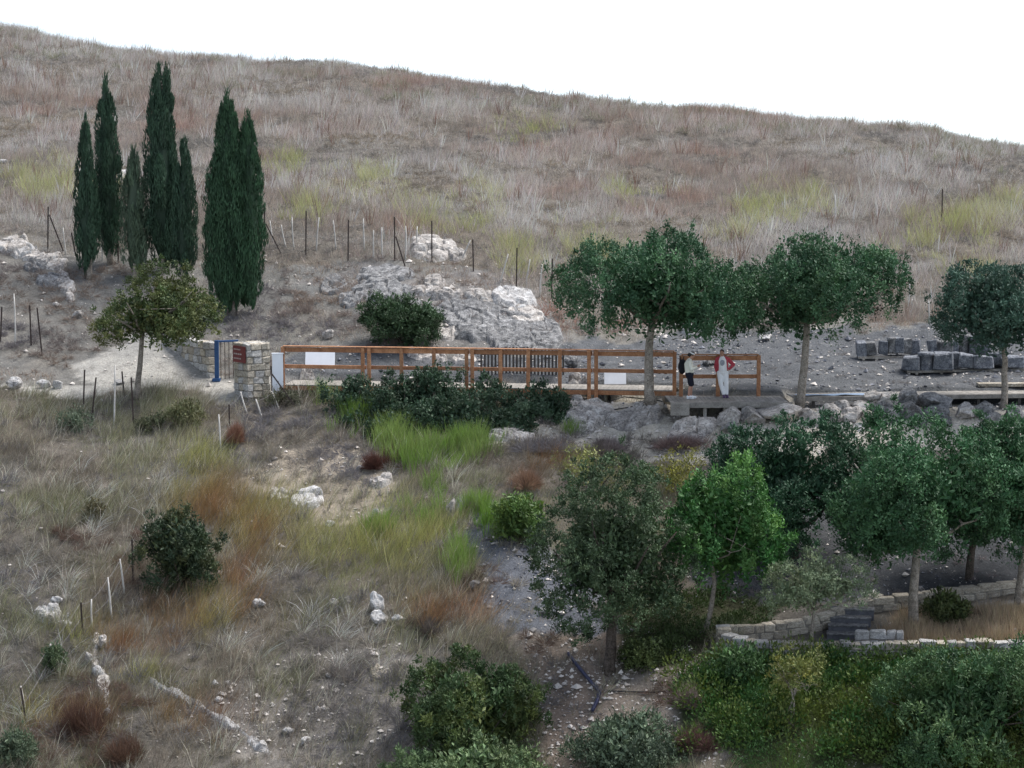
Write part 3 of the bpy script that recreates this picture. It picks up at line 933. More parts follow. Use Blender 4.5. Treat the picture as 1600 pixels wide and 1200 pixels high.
tag(g_up.build('tall_dry_grass', M_grass), 'tall dry grass covering the upper slope to the ridge', 'grass', kind='stuff')
tag(g_low.build('dry_grass', M_grass), 'dry tan and rust grass on the lower slopes', 'grass', kind='stuff')
tag(g_scrub.build('thorny_scrub', M_grass), 'low grey twiggy scrub dotted over the slopes', 'scrub', kind='stuff')
tag(g_broom.build('yellow_green_broom', M_grass), 'yellow green broom patches on the upper slope', 'broom', kind='stuff')
tag(g_reed.build('green_reeds', M_grass), 'bright green reeds and grass below the walkway and wall', 'reeds', kind='stuff')
tag(g_cover.build('leafy_ground_cover', M_leaf), 'dense green leafy ground cover at lower right', 'ground cover', kind='stuff')

# ---- loose limestone chips
g_grav = MB()
OCT = np.array([[1, 0, 0], [-1, 0, 0], [0, 1, 0], [0, -1, 0], [0, 0, 1], [0, 0, -1.0]])
OCF = np.array([[0, 2, 4], [2, 1, 4], [1, 3, 4], [3, 0, 4], [2, 0, 5], [1, 2, 5], [3, 1, 5], [0, 3, 5]])


def chips(p, size, col, jit=0.2):
    n_ = len(p)
    if not n_: return
    v = OCT[None] * R.uniform(0.55, 1.1, (n_, 6, 1)) + R.normal(size=(n_, 6, 3)) * 0.15
    a = R.uniform(0, 6.28, n_)
    ca, sa = np.cos(a)[:, None], np.sin(a)[:, None]
    v = np.stack([v[..., 0] * ca - v[..., 1] * sa, v[..., 0] * sa + v[..., 1] * ca, v[..., 2] * 0.7], -1) * size[:, None, None]
    v = v + p[:, None] + np.array([0, 0, 0.2])[None, None] * size[:, None, None]
    f = (np.arange(n_) * 6)[:, None, None] + OCF[None]
    c = np.repeat(np.clip(col * (1 + R.normal(size=(n_, 1)) * jit), 0.05, 0.85), 6, 0)
    g_grav.add(v.reshape(-1, 3), f.reshape(-1, 3), c)


p, wx_, wy_, px, py, rr = candidates(60, 62, 104, 15)
u = rr.uniform(size=len(p)); n2 = patch(p, 1.5, 92)
dn = np.where((wy_ < 605) & (wy_ > 400), 0.05, 0.012)
for z, d_ in ((Z_GULLY, 0.6), (Z_EMB, 0.6), (Z_SHADY, 0.22), (Z_TERR, 0.22), (Z_ROCK, 0.12), (Z_BARE2, 0.24), (Z_BARE1, 0.10), (Z_PATH, 0.05)):
    dn = np.where(inpoly(wx_, wy_, z), d_, dn)
dn = np.where(inpoly(wx_, wy_, Z_GREEN), 0, dn)
dn = dn + 0.22 * blobw(px, py, [(400, 1130, 90, 45), (350, 1080, 50, 25), (500, 1150, 80, 40), (900, 1050, 80, 50), (900, 1150, 80, 50), (1080, 540, 80, 25), (1150, 520, 60, 20)])
k = u < dn * (0.4 + 1.2 * n2)
sz = np.exp(rr.normal(-3.3, 0.6, k.sum())).clip(0.015, 0.17)
cc = lin(190, 182, 174)[None] * np.ones((k.sum(), 1))
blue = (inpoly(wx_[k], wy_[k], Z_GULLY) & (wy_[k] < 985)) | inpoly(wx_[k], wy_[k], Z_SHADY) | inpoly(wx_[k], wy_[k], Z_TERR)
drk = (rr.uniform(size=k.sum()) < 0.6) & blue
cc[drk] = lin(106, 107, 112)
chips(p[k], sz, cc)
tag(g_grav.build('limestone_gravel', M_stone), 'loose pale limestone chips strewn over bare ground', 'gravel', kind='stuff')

# ------------------------------------------------------------------ trees
def rnd_dirs(n_, rg):
    return nrm(rg.normal(size=(n_, 3)))


LEAFK = 0.92


def crown_mesh(c, rx, ry, rzz, seed, nclump, cr, nleaf, ll, lw, cols, bottom=-0.55, lump=0.22, up=0.5, flat=1.0, spike=0.0, nb=30):
    """boughs set round the crown, leaf clumps on the boughs, leaves on the clumps"""
    rg = np.random.default_rng(seed)
    mb = MB()
    RAD = np.array([rx, ry, rzz])
    nl_ = 5
    la = np.arange(nl_) * 2 * math.pi / nl_ + rg.uniform(0, 6.28) + rg.normal(size=nl_) * 0.35
    lobe = np.c_[np.cos(la) * rg.uniform(0.24, 0.42, nl_), np.sin(la) * rg.uniform(0.24, 0.42, nl_), rg.uniform(-0.16, 0.24, nl_)]
    lobe[0] = (rg.normal() * 0.08, rg.normal() * 0.08, 0.22)
    lrad = rg.uniform(0.56, 0.72, nl_)
    k = np.arange(nb) + 0.5
    zz = 1 - (1 - bottom) * k / nb
    an = k * 2.399963 + rg.uniform(0, 6.28)
    bd = np.c_[np.cos(an) * np.sqrt(np.maximum(0, 1 - zz ** 2)), np.sin(an) * np.sqrt(np.maximum(0, 1 - zz ** 2)), zz]
    bd = nrm(bd + rg.normal(size=bd.shape) * 0.16)
    br = rg.uniform(0.2, 0.36, nb)
    near = np.argmax(bd @ lobe.T + rg.normal(size=(nb, nl_)) * 0.12, 1)
    bc = lobe[near] + bd * (lrad[near] - br * 0.75)[:, None] * rg.uniform(1 - lump, 1 + lump * 0.4, (nb, 1))
    w = br ** 2; w = w / w.sum()
    pick = rg.choice(nb, nclump, p=w)
    d = rnd_dirs(nclump, rg)
    d = nrm(d + 0.75 * bd[pick] + np.array([0, 0, 0.2]))
    uc = bc[pick] + d * (br[pick] * rg.uniform(0.8, 1.12, nclump))[:, None]
    nsh = nclump // 9          # shoots standing proud of the outline
    uc[-nsh:] = uc[-nsh:] * rg.uniform(1.04, 1.18, (nsh, 1))
    ninner = nclump // 3
    li_ = rg.integers(0, nl_, ninner)
    uc[:ninner] = lobe[li_] * 0.9 + rnd_dirs(ninner, rg) * lrad[li_][:, None] * rg.uniform(0.1, 0.75, (ninner, 1))
    uc[:, 2] = np.where(uc[:, 2] < 0, uc[:, 2] * flat, uc[:, 2])
    mx_ = np.percentile(uc, 99.6, axis=0); mn_ = np.percentile(uc, 0.4, axis=0)
    uc = (uc - (mx_ + mn_) / 2) / ((mx_ - mn_) / 2)
    cpos = uc * (RAD - cr * 0.5) + np.asarray(c)
    crr = cr * rg.uniform(0.6, 1.35, nclump)
    crr[:ninner] *= 1.9
    crr[-nsh:] *= 0.7
    btint = (1 + rg.normal(size=nb) * 0.10)[pick]
    ctint = (1 + rg.normal(size=nclump) * 0.2) * btint
    mixv = (rg.uniform(size=nclump) * np.clip(noise3(uc[:, 0] * 3, uc[:, 1] * 3, uc[:, 2] * 3, seed + 8) * 2 - 0.5, 0, 1))[:, None]
    ccol = (cols[0] * (1 - mixv) + cols[1] * mixv) * ctint[:, None]
    rep = lambda a: np.repeat(a, nleaf, 0)
    n_ = nclump * nleaf
    ld = rnd_dirs(n_, rg)
    ld = nrm(ld + 0.35 * rep(d) + np.array([0, 0, 0.25]))
    q = rep(cpos) + ld * (rep(crr) * rg.uniform(0.1, 1.0, n_))[:, None] * np.array([1, 1, 1 + spike])
    dd = nrm(ld * 0.3 + np.array([0, 0, up]) + rg.normal(size=ld.shape) * 0.55)
    lc = rep(ccol) * (1 + rg.normal(size=(n_, 1)) * 0.10)
    fc = nrm(ld * 0.85 + rep(d) * 0.2 + np.array([0, 0, 0.12]) + rg.normal(size=ld.shape) * 0.2)
    big = np.where(np.arange(n_) < ninner * nleaf, 1.9, 1.0)
    leaves(mb, q, dd, ll * rg.uniform(0.65, 1.35, n_) * big, lw * rg.uniform(0.7, 1.3, n_) * big, np.clip(lc * LEAFK, 0.004, 0.7), 0.06, fc)
    return mb, cpos


def trunk_pts(a, b, bow, seed, k=7):
    rg = np.random.default_rng(seed)
    t = np.linspace(0, 1, k)[:, None]
    side = np.array([rg.normal() * bow, rg.normal() * bow, 0])
    return a + (b - a) * t + side * np.sin(t * math.pi) + rg.normal(size=(k, 3)) * bow * 0.12 * (t > 0) * (t < 1)


def tree(name, label, base, box, cols, seed, fork=0.45, tr=0.13, nclump=480, cr=0.27, nleaf=52, ll=0.115, lw=0.056, bark=None, cat='tree', depth=0.95, limbs=6, tilt=0.0, bottom=-0.55, flat=1.0, group=None, up=0.5, lump=0.22, Y=None, spike=0.0, stems=1):
    bark = bark or M_bark
    b = G(*base) if Y is None else P(base[0], base[1], Y)
    if Y is not None: b[2] = min(b[2], float(hz(b[0], b[1])) + 0.02)
    s = mpp(b[1])
    x0, x1, y0, y1 = box
    c = P((x0 + x1) / 2, (y0 + y1) / 2, b[1])
    rx, rzz = (x1 - x0) / 2 * s, (y1 - y0) / 2 * s
    r_ = root(name, b, label, cat, group)
    crown, cpos = crown_mesh(c, rx, rx * depth, rzz, seed, nclump, cr, nleaf, ll, lw, cols, bottom, lump, up, flat, spike)
    crown.build('crown', M_leaf, r_)
    rg = np.random.default_rng(seed + 99)
    for st in range(stems):
        mb = MB()
        bb = b + (np.array([rg.normal() * 0.12, rg.normal() * 0.12, 0]) if st else 0)
        top = np.array([c[0] * fork + bb[0] * (1 - fork) + tilt + (rg.normal() * 0.15 if st else 0), bb[1] + (c[1] - bb[1]) * fork, c[2] - rzz * 0.62])
        tp = trunk_pts(bb - np.array([0, 0, 0.15]), top, 0.06 + 0.03 * np.linalg.norm(top - bb), seed + st)
        tube(mb, tp, np.r_[tr * 1.45, np.linspace(tr * 1.08, tr * 0.72, len(tp) - 1)], 10)
        mb.build('trunk', bark, r_, smooth=True)
        a = rg.uniform(0, 6.28)
        for q in range(limbs // stems):
            an = a + q * 6.283 / limbs * stems + rg.normal() * 0.25
            e = c + np.array([math.cos(an) * rx * 0.72, math.sin(an) * rx * depth * 0.72, rg.uniform(-0.35, 0.45) * rzz])
            m_ = top * 0.55 + e * 0.45 + np.array([0, 0, -0.12 * rzz])
            lm = MB()
            t = np.linspace(0, 1, 7)[:, None]
            cur = (1 - t) ** 2 * (top - np.array([0, 0, 0.1])) + 2 * t * (1 - t) * m_ + t * t * e + rg.normal(size=(7, 3)) * 0.035 * (t > 0)
            tube(lm, cur, np.linspace(tr * 0.55, tr * 0.12, 7), 6)
            for w in range(2):
                e2 = cpos[rg.integers(len(cpos))]
                k0 = cur[3 + w]
                e2 = k0 + (e2 - k0) * min(1, 1.3 / np.linalg.norm(e2 - k0))
                tube(lm, np.linspace(0, 1, 4)[:, None] * (e2 - k0) + k0, np.linspace(tr * 0.25, tr * 0.07, 4), 5)
            lm.build('limb', bark, r_, smooth=True)
    return r_


def shrub(name, label, base, box, cols, seed, nclump=120, cr=0.28, nleaf=80, ll=0.11, lw=0.045, depth=0.9, cat='shrub', group=None, up=0.5, lump=0.42, bottom=-0.8, stems=5, spike=0.35, Y=None):
    b = G(*base) if Y is None else P(base[0], base[1], Y)
    b[2] = float(hz(b[0], b[1]))
    s = mpp(b[1])
    x0, x1, y0, y1 = box
    c = P((x0 + x1) / 2, (y0 + y1) / 2, b[1])
    rx, rzz = (x1 - x0) / 2 * s, (y1 - y0) / 2 * s
    r_ = root(name, b, label, cat, group)
    mb, cpos = crown_mesh(c, rx, rx * depth, rzz, seed, nclump, cr, nleaf, ll, lw, cols, bottom, lump, up, 1.0, spike)
    mb.build('foliage', M_leaf, r_)
    rg = np.random.default_rng(seed + 5)
    for k in range(stems):
        e = cpos[rg.integers(len(cpos))]
        bb = b + np.array([rg.normal() * 0.1, rg.normal() * 0.1, -0.08])
        m_ = (bb + e) / 2 + rg.normal(size=3) * 0.08
        sm = MB()
        tube(sm, [bb, bb * 0.6 + m_ * 0.4, m_, m_ * 0.5 + e * 0.5, e], [0.035, 0.03, 0.024, 0.017, 0.008], 6)
        sm.build('stem', M_barkd, r_, smooth=True)
    return r_


def cypress(label, base, axis_px, top_py, wpx, seed, col, spires=()):
    b = G(*base)
    s = mpp(b[1])
    r_ = root('cypress_tree', b, label, 'cypress', 'cypress trees beside the gate')
    rg = np.random.default_rng(seed)
    zb = b[2]
    Htot = (base[1] - top_py) * s
    mb = MB()
    lst = [(axis_px, top_py, wpx, 0.0)] + list(spires)
    for si, (ax, tp, w, dy) in enumerate(lst):
        cx = b[0] + (ax - base[0]) * s
        H = (base[1] - tp) * s - 0.35
        Rm = w / 2 * s * 1.12
        prof = lambda t: Rm * np.minimum(1, (np.clip(t, 0, 1) / 0.16) ** 0.6) * np.minimum(1, (1 - np.clip(t, 0, 1)) ** 0.62 * 1.45)
        cy = b[1] + dy
        z0 = zb + 0.4
        tt = np.linspace(0.0, 0.97, 26)
        lean = (rg.normal() * 0.05)
        ctr = np.c_[cx + lean * tt * H * 0.2, np.full(26, cy), z0 + tt * H]
        tube(mb, ctr, np.maximum(prof(tt) * 0.55, 0.01), 12, col * 0.6)
        nl = int(46 * H / 8 * max(1, Rm / 0.6))
        t = (np.arange(nl) + 0.5) / nl
        t = np.clip(0.02 + 0.93 * t ** 1.05 + rg.normal(size=nl) * 0.02, 0.01, 0.97)
        a = np.arange(nl) * 2.399963 + rg.normal(size=nl) * 0.3
        pr = prof(t)
        lr = 0.30 * pr + 0.05
        lh = rg.uniform(0.45, 0.95, nl) * (0.55 + 0.45 * pr / Rm)
        lc0 = np.c_[cx + lean * t * H * 0.2 + np.cos(a) * pr * rg.uniform(0.52, 0.74, nl), cy + np.sin(a) * pr * rg.uniform(0.52, 0.74, nl), z0 + t * H * 0.97]
        nb = 190
        rep = lambda q: np.repeat(q, nb, 0)
        sdir = rnd_dirs(nl * nb, rg)
        out = np.c_[np.cos(a), np.sin(a), np.zeros(nl)]
        sdir = nrm(sdir + 0.45 * rep(out))
        taper = 1 - 0.55 * np.clip(sdir[:, 2], 0, 1)
        pos_ = rep(lc0) + sdir * np.c_[rep(lr) * taper, rep(lr) * taper, rep(lh)] * rg.uniform(0.75, 1.05, (nl * nb, 1))
        d = nrm(np.array([0, 0, 1.0]) + rep(out) * 0.12 + rg.normal(size=(nl * nb, 3)) * 0.16)
        ct = 1 + rg.normal(size=nl) * 0.16
        lc = rep(col[None] * ct[:, None]) * (1 + rg.normal(size=(nl * nb, 1)) * 0.2)
        leaves(mb, pos_, d, rg.uniform(0.12, 0.30, nl * nb), rg.uniform(0.03, 0.055, nl * nb), np.clip(lc, 0.004, 0.5), 0.03, nrm(sdir * np.array([1, 1, 0.5]) + rg.normal(size=sdir.shape) * 0.3))
        # feathery tip
        nt_ = 60
        q = np.c_[cx + lean * H * 0.2 + rg.normal(size=nt_) * 0.05, cy + rg.normal(size=nt_) * 0.05, z0 + H * rg.uniform(0.9, 1.0, nt_)]
        leaves(mb, q, nrm(np.array([0, 0, 1.0]) + rg.normal(size=(nt_, 3)) * 0.2), rg.uniform(0.2, 0.45, nt_), np.full(nt_, 0.035), np.repeat(col[None], nt_, 0), 0.05)
    mb.build('crown', M_leaf, r_)
    tm = MB()
    tube(tm, [b + np.array([0, 0, -0.2]), b + np.array([0, 0, 0.3]), b + np.array([0.02, 0, 0.9]), b + np.array([0.02, 0, Htot * 0.4])], [0.17, 0.12, 0.10, 0.05], 9)
    tm.build('trunk', M_bark, r_, smooth=True)


CYP = lin(56, 78, 60)
cypress('slender short cypress at the far left of the cypress group', (140, 436), 137, 190, 38, 301, CYP)
cypress('tall cypress second from the left with a tapering top', (172, 412), 170, 125, 46, 302, CYP)
cypress('pale grey green low cypress in front of the group', (212, 432), 213, 240, 42, 303, lin(84, 100, 80))
cypress('tallest cypress with a blunt double tip in mid group', (255, 425), 254, 112, 54, 304, CYP * 0.95, [(264, 110, 30, 0.1)])
cypress('narrow dark cypress right of the tallest one', (288, 440), 288, 225, 38, 305, CYP * 0.92)
cypress('broad separate cypress with a forked top, rightmost of the group', (365, 492), 362, 150, 76, 306, lin(54, 80, 56), [(386, 182, 56, -0.1), (350, 232, 54, -0.15)])

CAR = (lin(52, 82, 56), lin(86, 116, 80))
CAR2 = (lin(54, 86, 56), lin(88, 120, 80))
OAK = (lin(62, 80, 54), lin(86, 102, 72))
tree('carob_tree', 'wide dark green carob whose pale trunk stands before the wooden railing', (1018, 627), (864, 1180, 364, 530), CAR, 401, fork=0.5, tr=0.17, nclump=740, Y=88.2, lump=0.25, spike=0.6)
tree('carob_tree', 'wide dark green carob right of the railing end, branching low', (1248, 634), (1136, 1430, 372, 530), CAR, 402, fork=0.35, tr=0.15, nclump=740, Y=88.0, lump=0.25, spike=0.6)
tree('carob_tree', 'round carob at the right edge beside the carved stones', (1567, 634), (1462, 1676, 410, 555), (lin(56, 80, 66), lin(82, 106, 90)), 403, tr=0.12, nclump=460, Y=88.0, lump=0.3)
tree('small_spreading_tree', 'small umbrella shaped tree with olive leaves beside the path gate', (212, 624), (144, 342, 408, 540), (lin(62, 78, 44), lin(116, 116, 70)), 404, fork=0.35, tr=0.11, nclump=560, cr=0.21, nleaf=42, ll=0.095, lw=0.05, flat=0.7, lump=0.35)
tree('holm_oak', 'large dark round oak in the gully with leaning brown trunk', (952, 1052), (824, 1094, 708, 990), OAK, 405, fork=0.7, tr=0.16, nclump=900, cr=0.2, nleaf=46, ll=0.09, lw=0.046, bark=M_barkd, bottom=-0.9, lump=0.25)
tree('carob_tree', 'bright green young carob on a thin straight trunk', (1097, 988), (1036, 1236, 715, 905), (lin(62, 104, 54), lin(104, 138, 74)), 406, fork=0.3, tr=0.075, nclump=420, cr=0.2, nleaf=50, spike=0.9, lump=0.45)
tree('carob_tree', 'dark shaded carob behind the bright green young one', (1240, 868), (1090, 1368, 646, 872), (lin(44, 72, 50), lin(66, 96, 70)), 427, fork=0.4, tr=0.16, nclump=680, bark=M_barkd, lump=0.25)
tree('carob_tree', 'big blue green carob with pale forked trunk above the terrace wall', (1428, 978), (1296, 1580, 650, 890), CAR2, 408, fork=0.25, tr=0.15, nclump=760, spike=0.4, lump=0.25)
tree('carob_tree', 'carob with dark upright trunk behind the low far wall', (1515, 905), (1425, 1660, 660, 872), CAR, 409, fork=0.3, tr=0.13, nclump=560, bark=M_barkd, lump=0.25)
tree('carob_tree', 'carob with slim pale trunk at the right edge of the terrace', (1590, 948), (1525, 1740, 645, 872), CAR2, 410, fork=0.3, tr=0.10, nclump=560, lump=0.25)
tree('young_olive_tree', 'small grey green tree over the stone steps', (1268, 1030), (1188, 1372, 862, 968), (lin(104, 118, 90), lin(130, 138, 106)), 411, fork=0.5, tr=0.06, nclump=260, cr=0.17, nleaf=36, ll=0.08, lw=0.036, lump=0.4, flat=0.8)
tree('sapling', 'thin multi stemmed sapling in the green cover below the wall', (1240, 1135), (1198, 1292, 1010, 1092), (lin(104, 112, 62), lin(138, 132, 66)), 412, fork=0.4, tr=0.03, nclump=70, cr=0.16, nleaf=26, ll=0.075, lw=0.035, limbs=6, stems=3, lump=0.25)

IVY = (lin(54, 74, 54), lin(82, 98, 76))
shrub('low_bush', 'green grey low bush in the lower left corner', (22, 1198), (-20, 62, 1140, 1205), (lin(84, 98, 76), lin(100, 108, 80)), 517, nclump=110, cr=0.18, nleaf=46, ll=0.08, lw=0.03)
shrub('low_bush', 'small green bush beside the sagging wire fence', (85, 1052), (66, 106, 1012, 1055), (lin(74, 90, 64), lin(92, 104, 70)), 518, nclump=50, cr=0.16, nleaf=44, ll=0.08, lw=0.03)
shrub('low_bush', 'low grey green bush at the foot of the dark fence posts', (115, 672), (88, 150, 642, 675), (lin(96, 108, 88), lin(110, 118, 92)), 519, nclump=50, cr=0.16, nleaf=40, ll=0.07, lw=0.028)
shrub('low_bush', 'dark low bush left of the olive green one below the tree', (232, 672), (210, 256, 648, 674), (lin(78, 84, 62), lin(92, 94, 68)), 520, nclump=40, cr=0.15, nleaf=40, ll=0.07, lw=0.028)
shrub('low_bush', 'small brown green bush in dry grass left of the dark bush', (150, 808), (134, 168, 790, 810), (lin(84, 78, 56), lin(98, 90, 62)), 521, nclump=30, cr=0.14, nleaf=40, ll=0.07, lw=0.028)
ivb = P(700, 668, 88.3); ivb[2] = float(hz(ivb[0], ivb[1]))
iv = root('creeper_thicket', ivb, 'continuous dark ivy mat trailing below the wooden railing', 'thicket')
imb = MB()
for k, (x0, x1, y0, y1, Yk) in enumerate(((500, 630, 586, 688, 89.3), (560, 700, 574, 688, 89.3), (635, 735, 570, 680, 89.1), (680, 815, 586, 698, 88.6), (750, 876, 596, 704, 88.2), (812, 904, 614, 704, 87.7), (570, 740, 620, 706, 86.9), (700, 880, 628, 712, 86.5), (525, 660, 604, 690, 88.2), (640, 800, 608, 706, 87.2))):
    s_ = mpp(Yk)
    cb, _ = crown_mesh(P((x0 + x1) / 2, (y0 + y1) / 2, Yk), (x1 - x0) / 2 * s_, 0.9, (y1 - y0) / 2 * s_, 560 + k, 150, 0.22, 40, 0.105, 0.058, IVY, -0.6, 0.2, 0.4, 1.0, 0.2, 14)
    imb.add(np.concatenate(cb.v), np.concatenate(cb.t), np.concatenate(cb.c))
imb.build('foliage', M_leaf, iv)
rgi = np.random.default_rng(77)
for k in range(10):
    a = P(520 + 37 * k, 640 + 4 * k, 89.4 - 0.15 * k); a[2] = float(hz(a[0], a[1])) - 0.05
    e = a + np.array([rgi.normal() * 0.3, -0.4, 0.9])
    sm = MB(); tube(sm, [a, a * 0.6 + e * 0.4 + rgi.normal(size=3) * 0.08, e], [0.03, 0.022, 0.01], 6); sm.build('vine_stem', M_barkd, iv, smooth=True)
shrub('evergreen_bush', 'dark green rounded bush below the rock outcrop behind the railing', (625, 535), (560, 692, 462, 542), (lin(56, 76, 50), lin(76, 96, 66)), 503, nclump=260, cr=0.22, nleaf=60)
shrub('evergreen_bush', 'dark green bush on the left slope beside the wire fence', (285, 918), (214, 350, 796, 926), (lin(52, 68, 48), lin(84, 88, 54)), 504, nclump=260, cr=0.2, nleaf=60)
shrub('evergreen_bush', 'large green bush at the bottom centre', (735, 1190), (624, 862, 1020, 1206), (lin(62, 82, 50), lin(104, 112, 58)), 505, nclump=520, cr=0.2, nleaf=56, lump=0.45)
shrub('evergreen_bush', 'light green bush cut by the bottom edge left of centre', (730, 1235), (588, 872, 1150, 1262), (lin(92, 112, 76), lin(122, 136, 90)), 506, nclump=240, cr=0.24, nleaf=60, Y=65.6)
shrub('evergreen_bush', 'grey green low bush on the gravel at bottom centre', (965, 1195), (880, 1062, 1122, 1215), (lin(82, 96, 76), lin(102, 116, 90)), 507, nclump=240, cr=0.24, nleaf=70)
shrub('evergreen_bush', 'huge blue green bush filling the bottom right corner', (1500, 1215), (1368, 1680, 1012, 1236), (lin(60, 88, 56), lin(94, 114, 70)), 508, nclump=760, cr=0.22, nleaf=56, Y=65.5, lump=0.25)
shrub('evergreen_bush', 'green leafy bush left of the large oak', (812, 848), (768, 852, 778, 850), (lin(82, 108, 56), lin(110, 128, 62)), 509, nclump=110, cr=0.24, nleaf=60)
shrub('evergreen_bush', 'small dark green bush in tan grass beside the terrace wall', (1478, 972), (1440, 1515, 938, 974), (lin(66, 78, 44), lin(88, 92, 54)), 510, nclump=90, cr=0.2, nleaf=60)
shrub('flowering_weed', 'yellow flowering weed behind the oak crown', (1060, 775), (1010, 1112, 698, 780), (lin(128, 128, 66), lin(150, 144, 62)), 511, nclump=80, cr=0.2, nleaf=26, ll=0.07, lw=0.03, lump=0.4, cat='weed')
shrub('flowering_weed', 'pale yellow green weed rising above the oak', (930, 770), (860, 985, 695, 775), (lin(122, 126, 78), lin(142, 140, 78)), 512, nclump=80, cr=0.2, nleaf=22, ll=0.07, lw=0.03, lump=0.4, cat='weed')
shrub('low_bush', 'olive green low bush below the little umbrella tree', (285, 668), (250, 325, 630, 670), (lin(98, 102, 72), lin(112, 108, 76)), 513, nclump=70, cr=0.2, nleaf=50, ll=0.08, lw=0.03)
shrub('low_bush', 'dark green low bush under the bright young carob', (1000, 1042), (965, 1045, 1005, 1046), (lin(66, 78, 44), lin(86, 96, 54)), 514, nclump=90, cr=0.2, nleaf=60, ll=0.08)
shrub('low_bush', 'dark low bush at the end of the curved stone wall', (1155, 1062), (1100, 1215, 1020, 1068), (lin(62, 88, 52), lin(84, 108, 58)), 515, nclump=110, cr=0.22, nleaf=60, ll=0.09)
shrub('low_bush', 'small dark bush at the foot of the gate pillar', (440, 632), (412, 478, 612, 634), (lin(82, 84, 66), lin(94, 92, 72)), 516, nclump=50, cr=0.18, nleaf=44, ll=0.07, lw=0.03)

def dry_shrub(label, px, py, wpx, hpx, col, seed):
    b = G(px, py + hpx * 0.45)
    s_ = mpp(b[1])
    r_ = root('dry_shrub', b, label, 'shrub', 'dry twiggy shrubs')
    rg = np.random.default_rng(seed)
    mb = MB()
    n_ = 7
    C = b + np.c_[rg.normal(size=n_) * wpx * s_ * 0.17, rg.normal(size=n_) * wpx * s_ * 0.15, np.zeros(n_)]
    domes(mb, C, rg.uniform(0.24, 0.36, n_) * wpx * s_, rg.uniform(0.6, 1.0, n_) * hpx * s_, 420, 0.012, np.repeat(np.asarray(col)[None], n_, 0), 0.22)
    mb.build('twigs', M_grass, r_)
    for k in range(4):
        sm = MB(); e = b + np.array([rg.normal() * 0.15, rg.normal() * 0.15, hpx * s_ * 0.6]); tube(sm, [b - (0, 0, 0.05), (b + e) / 2 + rg.normal(size=3) * 0.03, e], [0.016, 0.012, 0.006], 5); sm.build('stem', M_barkd, r_, smooth=True)


dry_shrub('dark maroon rounded dry shrub left of the green reeds', 594, 716, 56, 36, PK(84, 58, 52), 61)
dry_shrub('reddish dry shrub near the foot of the gate pillar', 374, 672, 46, 40, PK(118, 88, 76), 62)
dry_shrub('grey brown dry shrub right of the standing white stone', 662, 976, 50, 28, PK(86, 78, 74), 63)
dry_shrub('maroon dry shrub at the edge of the gravel near the bottom', 1085, 1152, 80, 40, PK(92, 70, 66), 64)
dry_shrub('grey feathery dry shrub left of the green bank at bottom', 1080, 1088, 50, 44, PK(128, 112, 106), 65)
dry_shrub('dark brown dry shrub in the lower left corner', 140, 1120, 110, 60, PK(80, 60, 52), 66)
dry_shrub('second dark brown dry shrub at the bottom left', 190, 1165, 90, 50, PK(86, 66, 56), 67)
dry_shrub('grey dry shrub on the bank below the platform', 940, 690, 80, 30, PK(118, 106, 104), 68)
dry_shrub('pinkish grey dry shrub on the bank near the dark carob', 1060, 688, 80, 28, PK(120, 100, 96), 69)
dry_shrub('broad grey dry shrub below the end of the ivy', 850, 690, 120, 30, PK(112, 106, 108), 70)
dry_shrub('rusty dry shrub above the gully reeds', 820, 745, 90, 36, PK(116, 92, 78), 71)
dry_shrub('brown dry shrub in the gully beside the oak', 742, 902, 40, 22, PK(76, 66, 58), 72)

# ------------------------------------------------------------------ rocks
RS = [600]


def rock(name, label, px, py, w, h, m, level=3, depth=0.85, sink=0.3, group=None, rot=None, rough=0.16, cuts=9, Y=None, tilt=0.0, cat='rock'):
    """rock whose visible outline is about w x h photo pixels around (px, py)"""
    RS[0] += 1
    b = G(px, py + h / 2) if Y is None else P(px, py + h / 2, Y)
    s = mpp(b[1])
    rx, rzz = w * s / 2, h * s / 2 * (1 + sink)
    v, f = rockv((rx, max(rx * depth, rzz * 0.6), rzz), RS[0], level, cuts, rough)
    a = math.radians(tilt)
    v = v @ np.array([[math.cos(a), 0, math.sin(a)], [0, 1, 0], [-math.sin(a), 0, math.cos(a)]]).T
    v = v + np.array([b[0], b[1] + rx * depth * 0.35, b[2] + rzz - h * s * sink])
    return single(name, MB().add(v, f), m, b, label, cat, group, smooth=False)


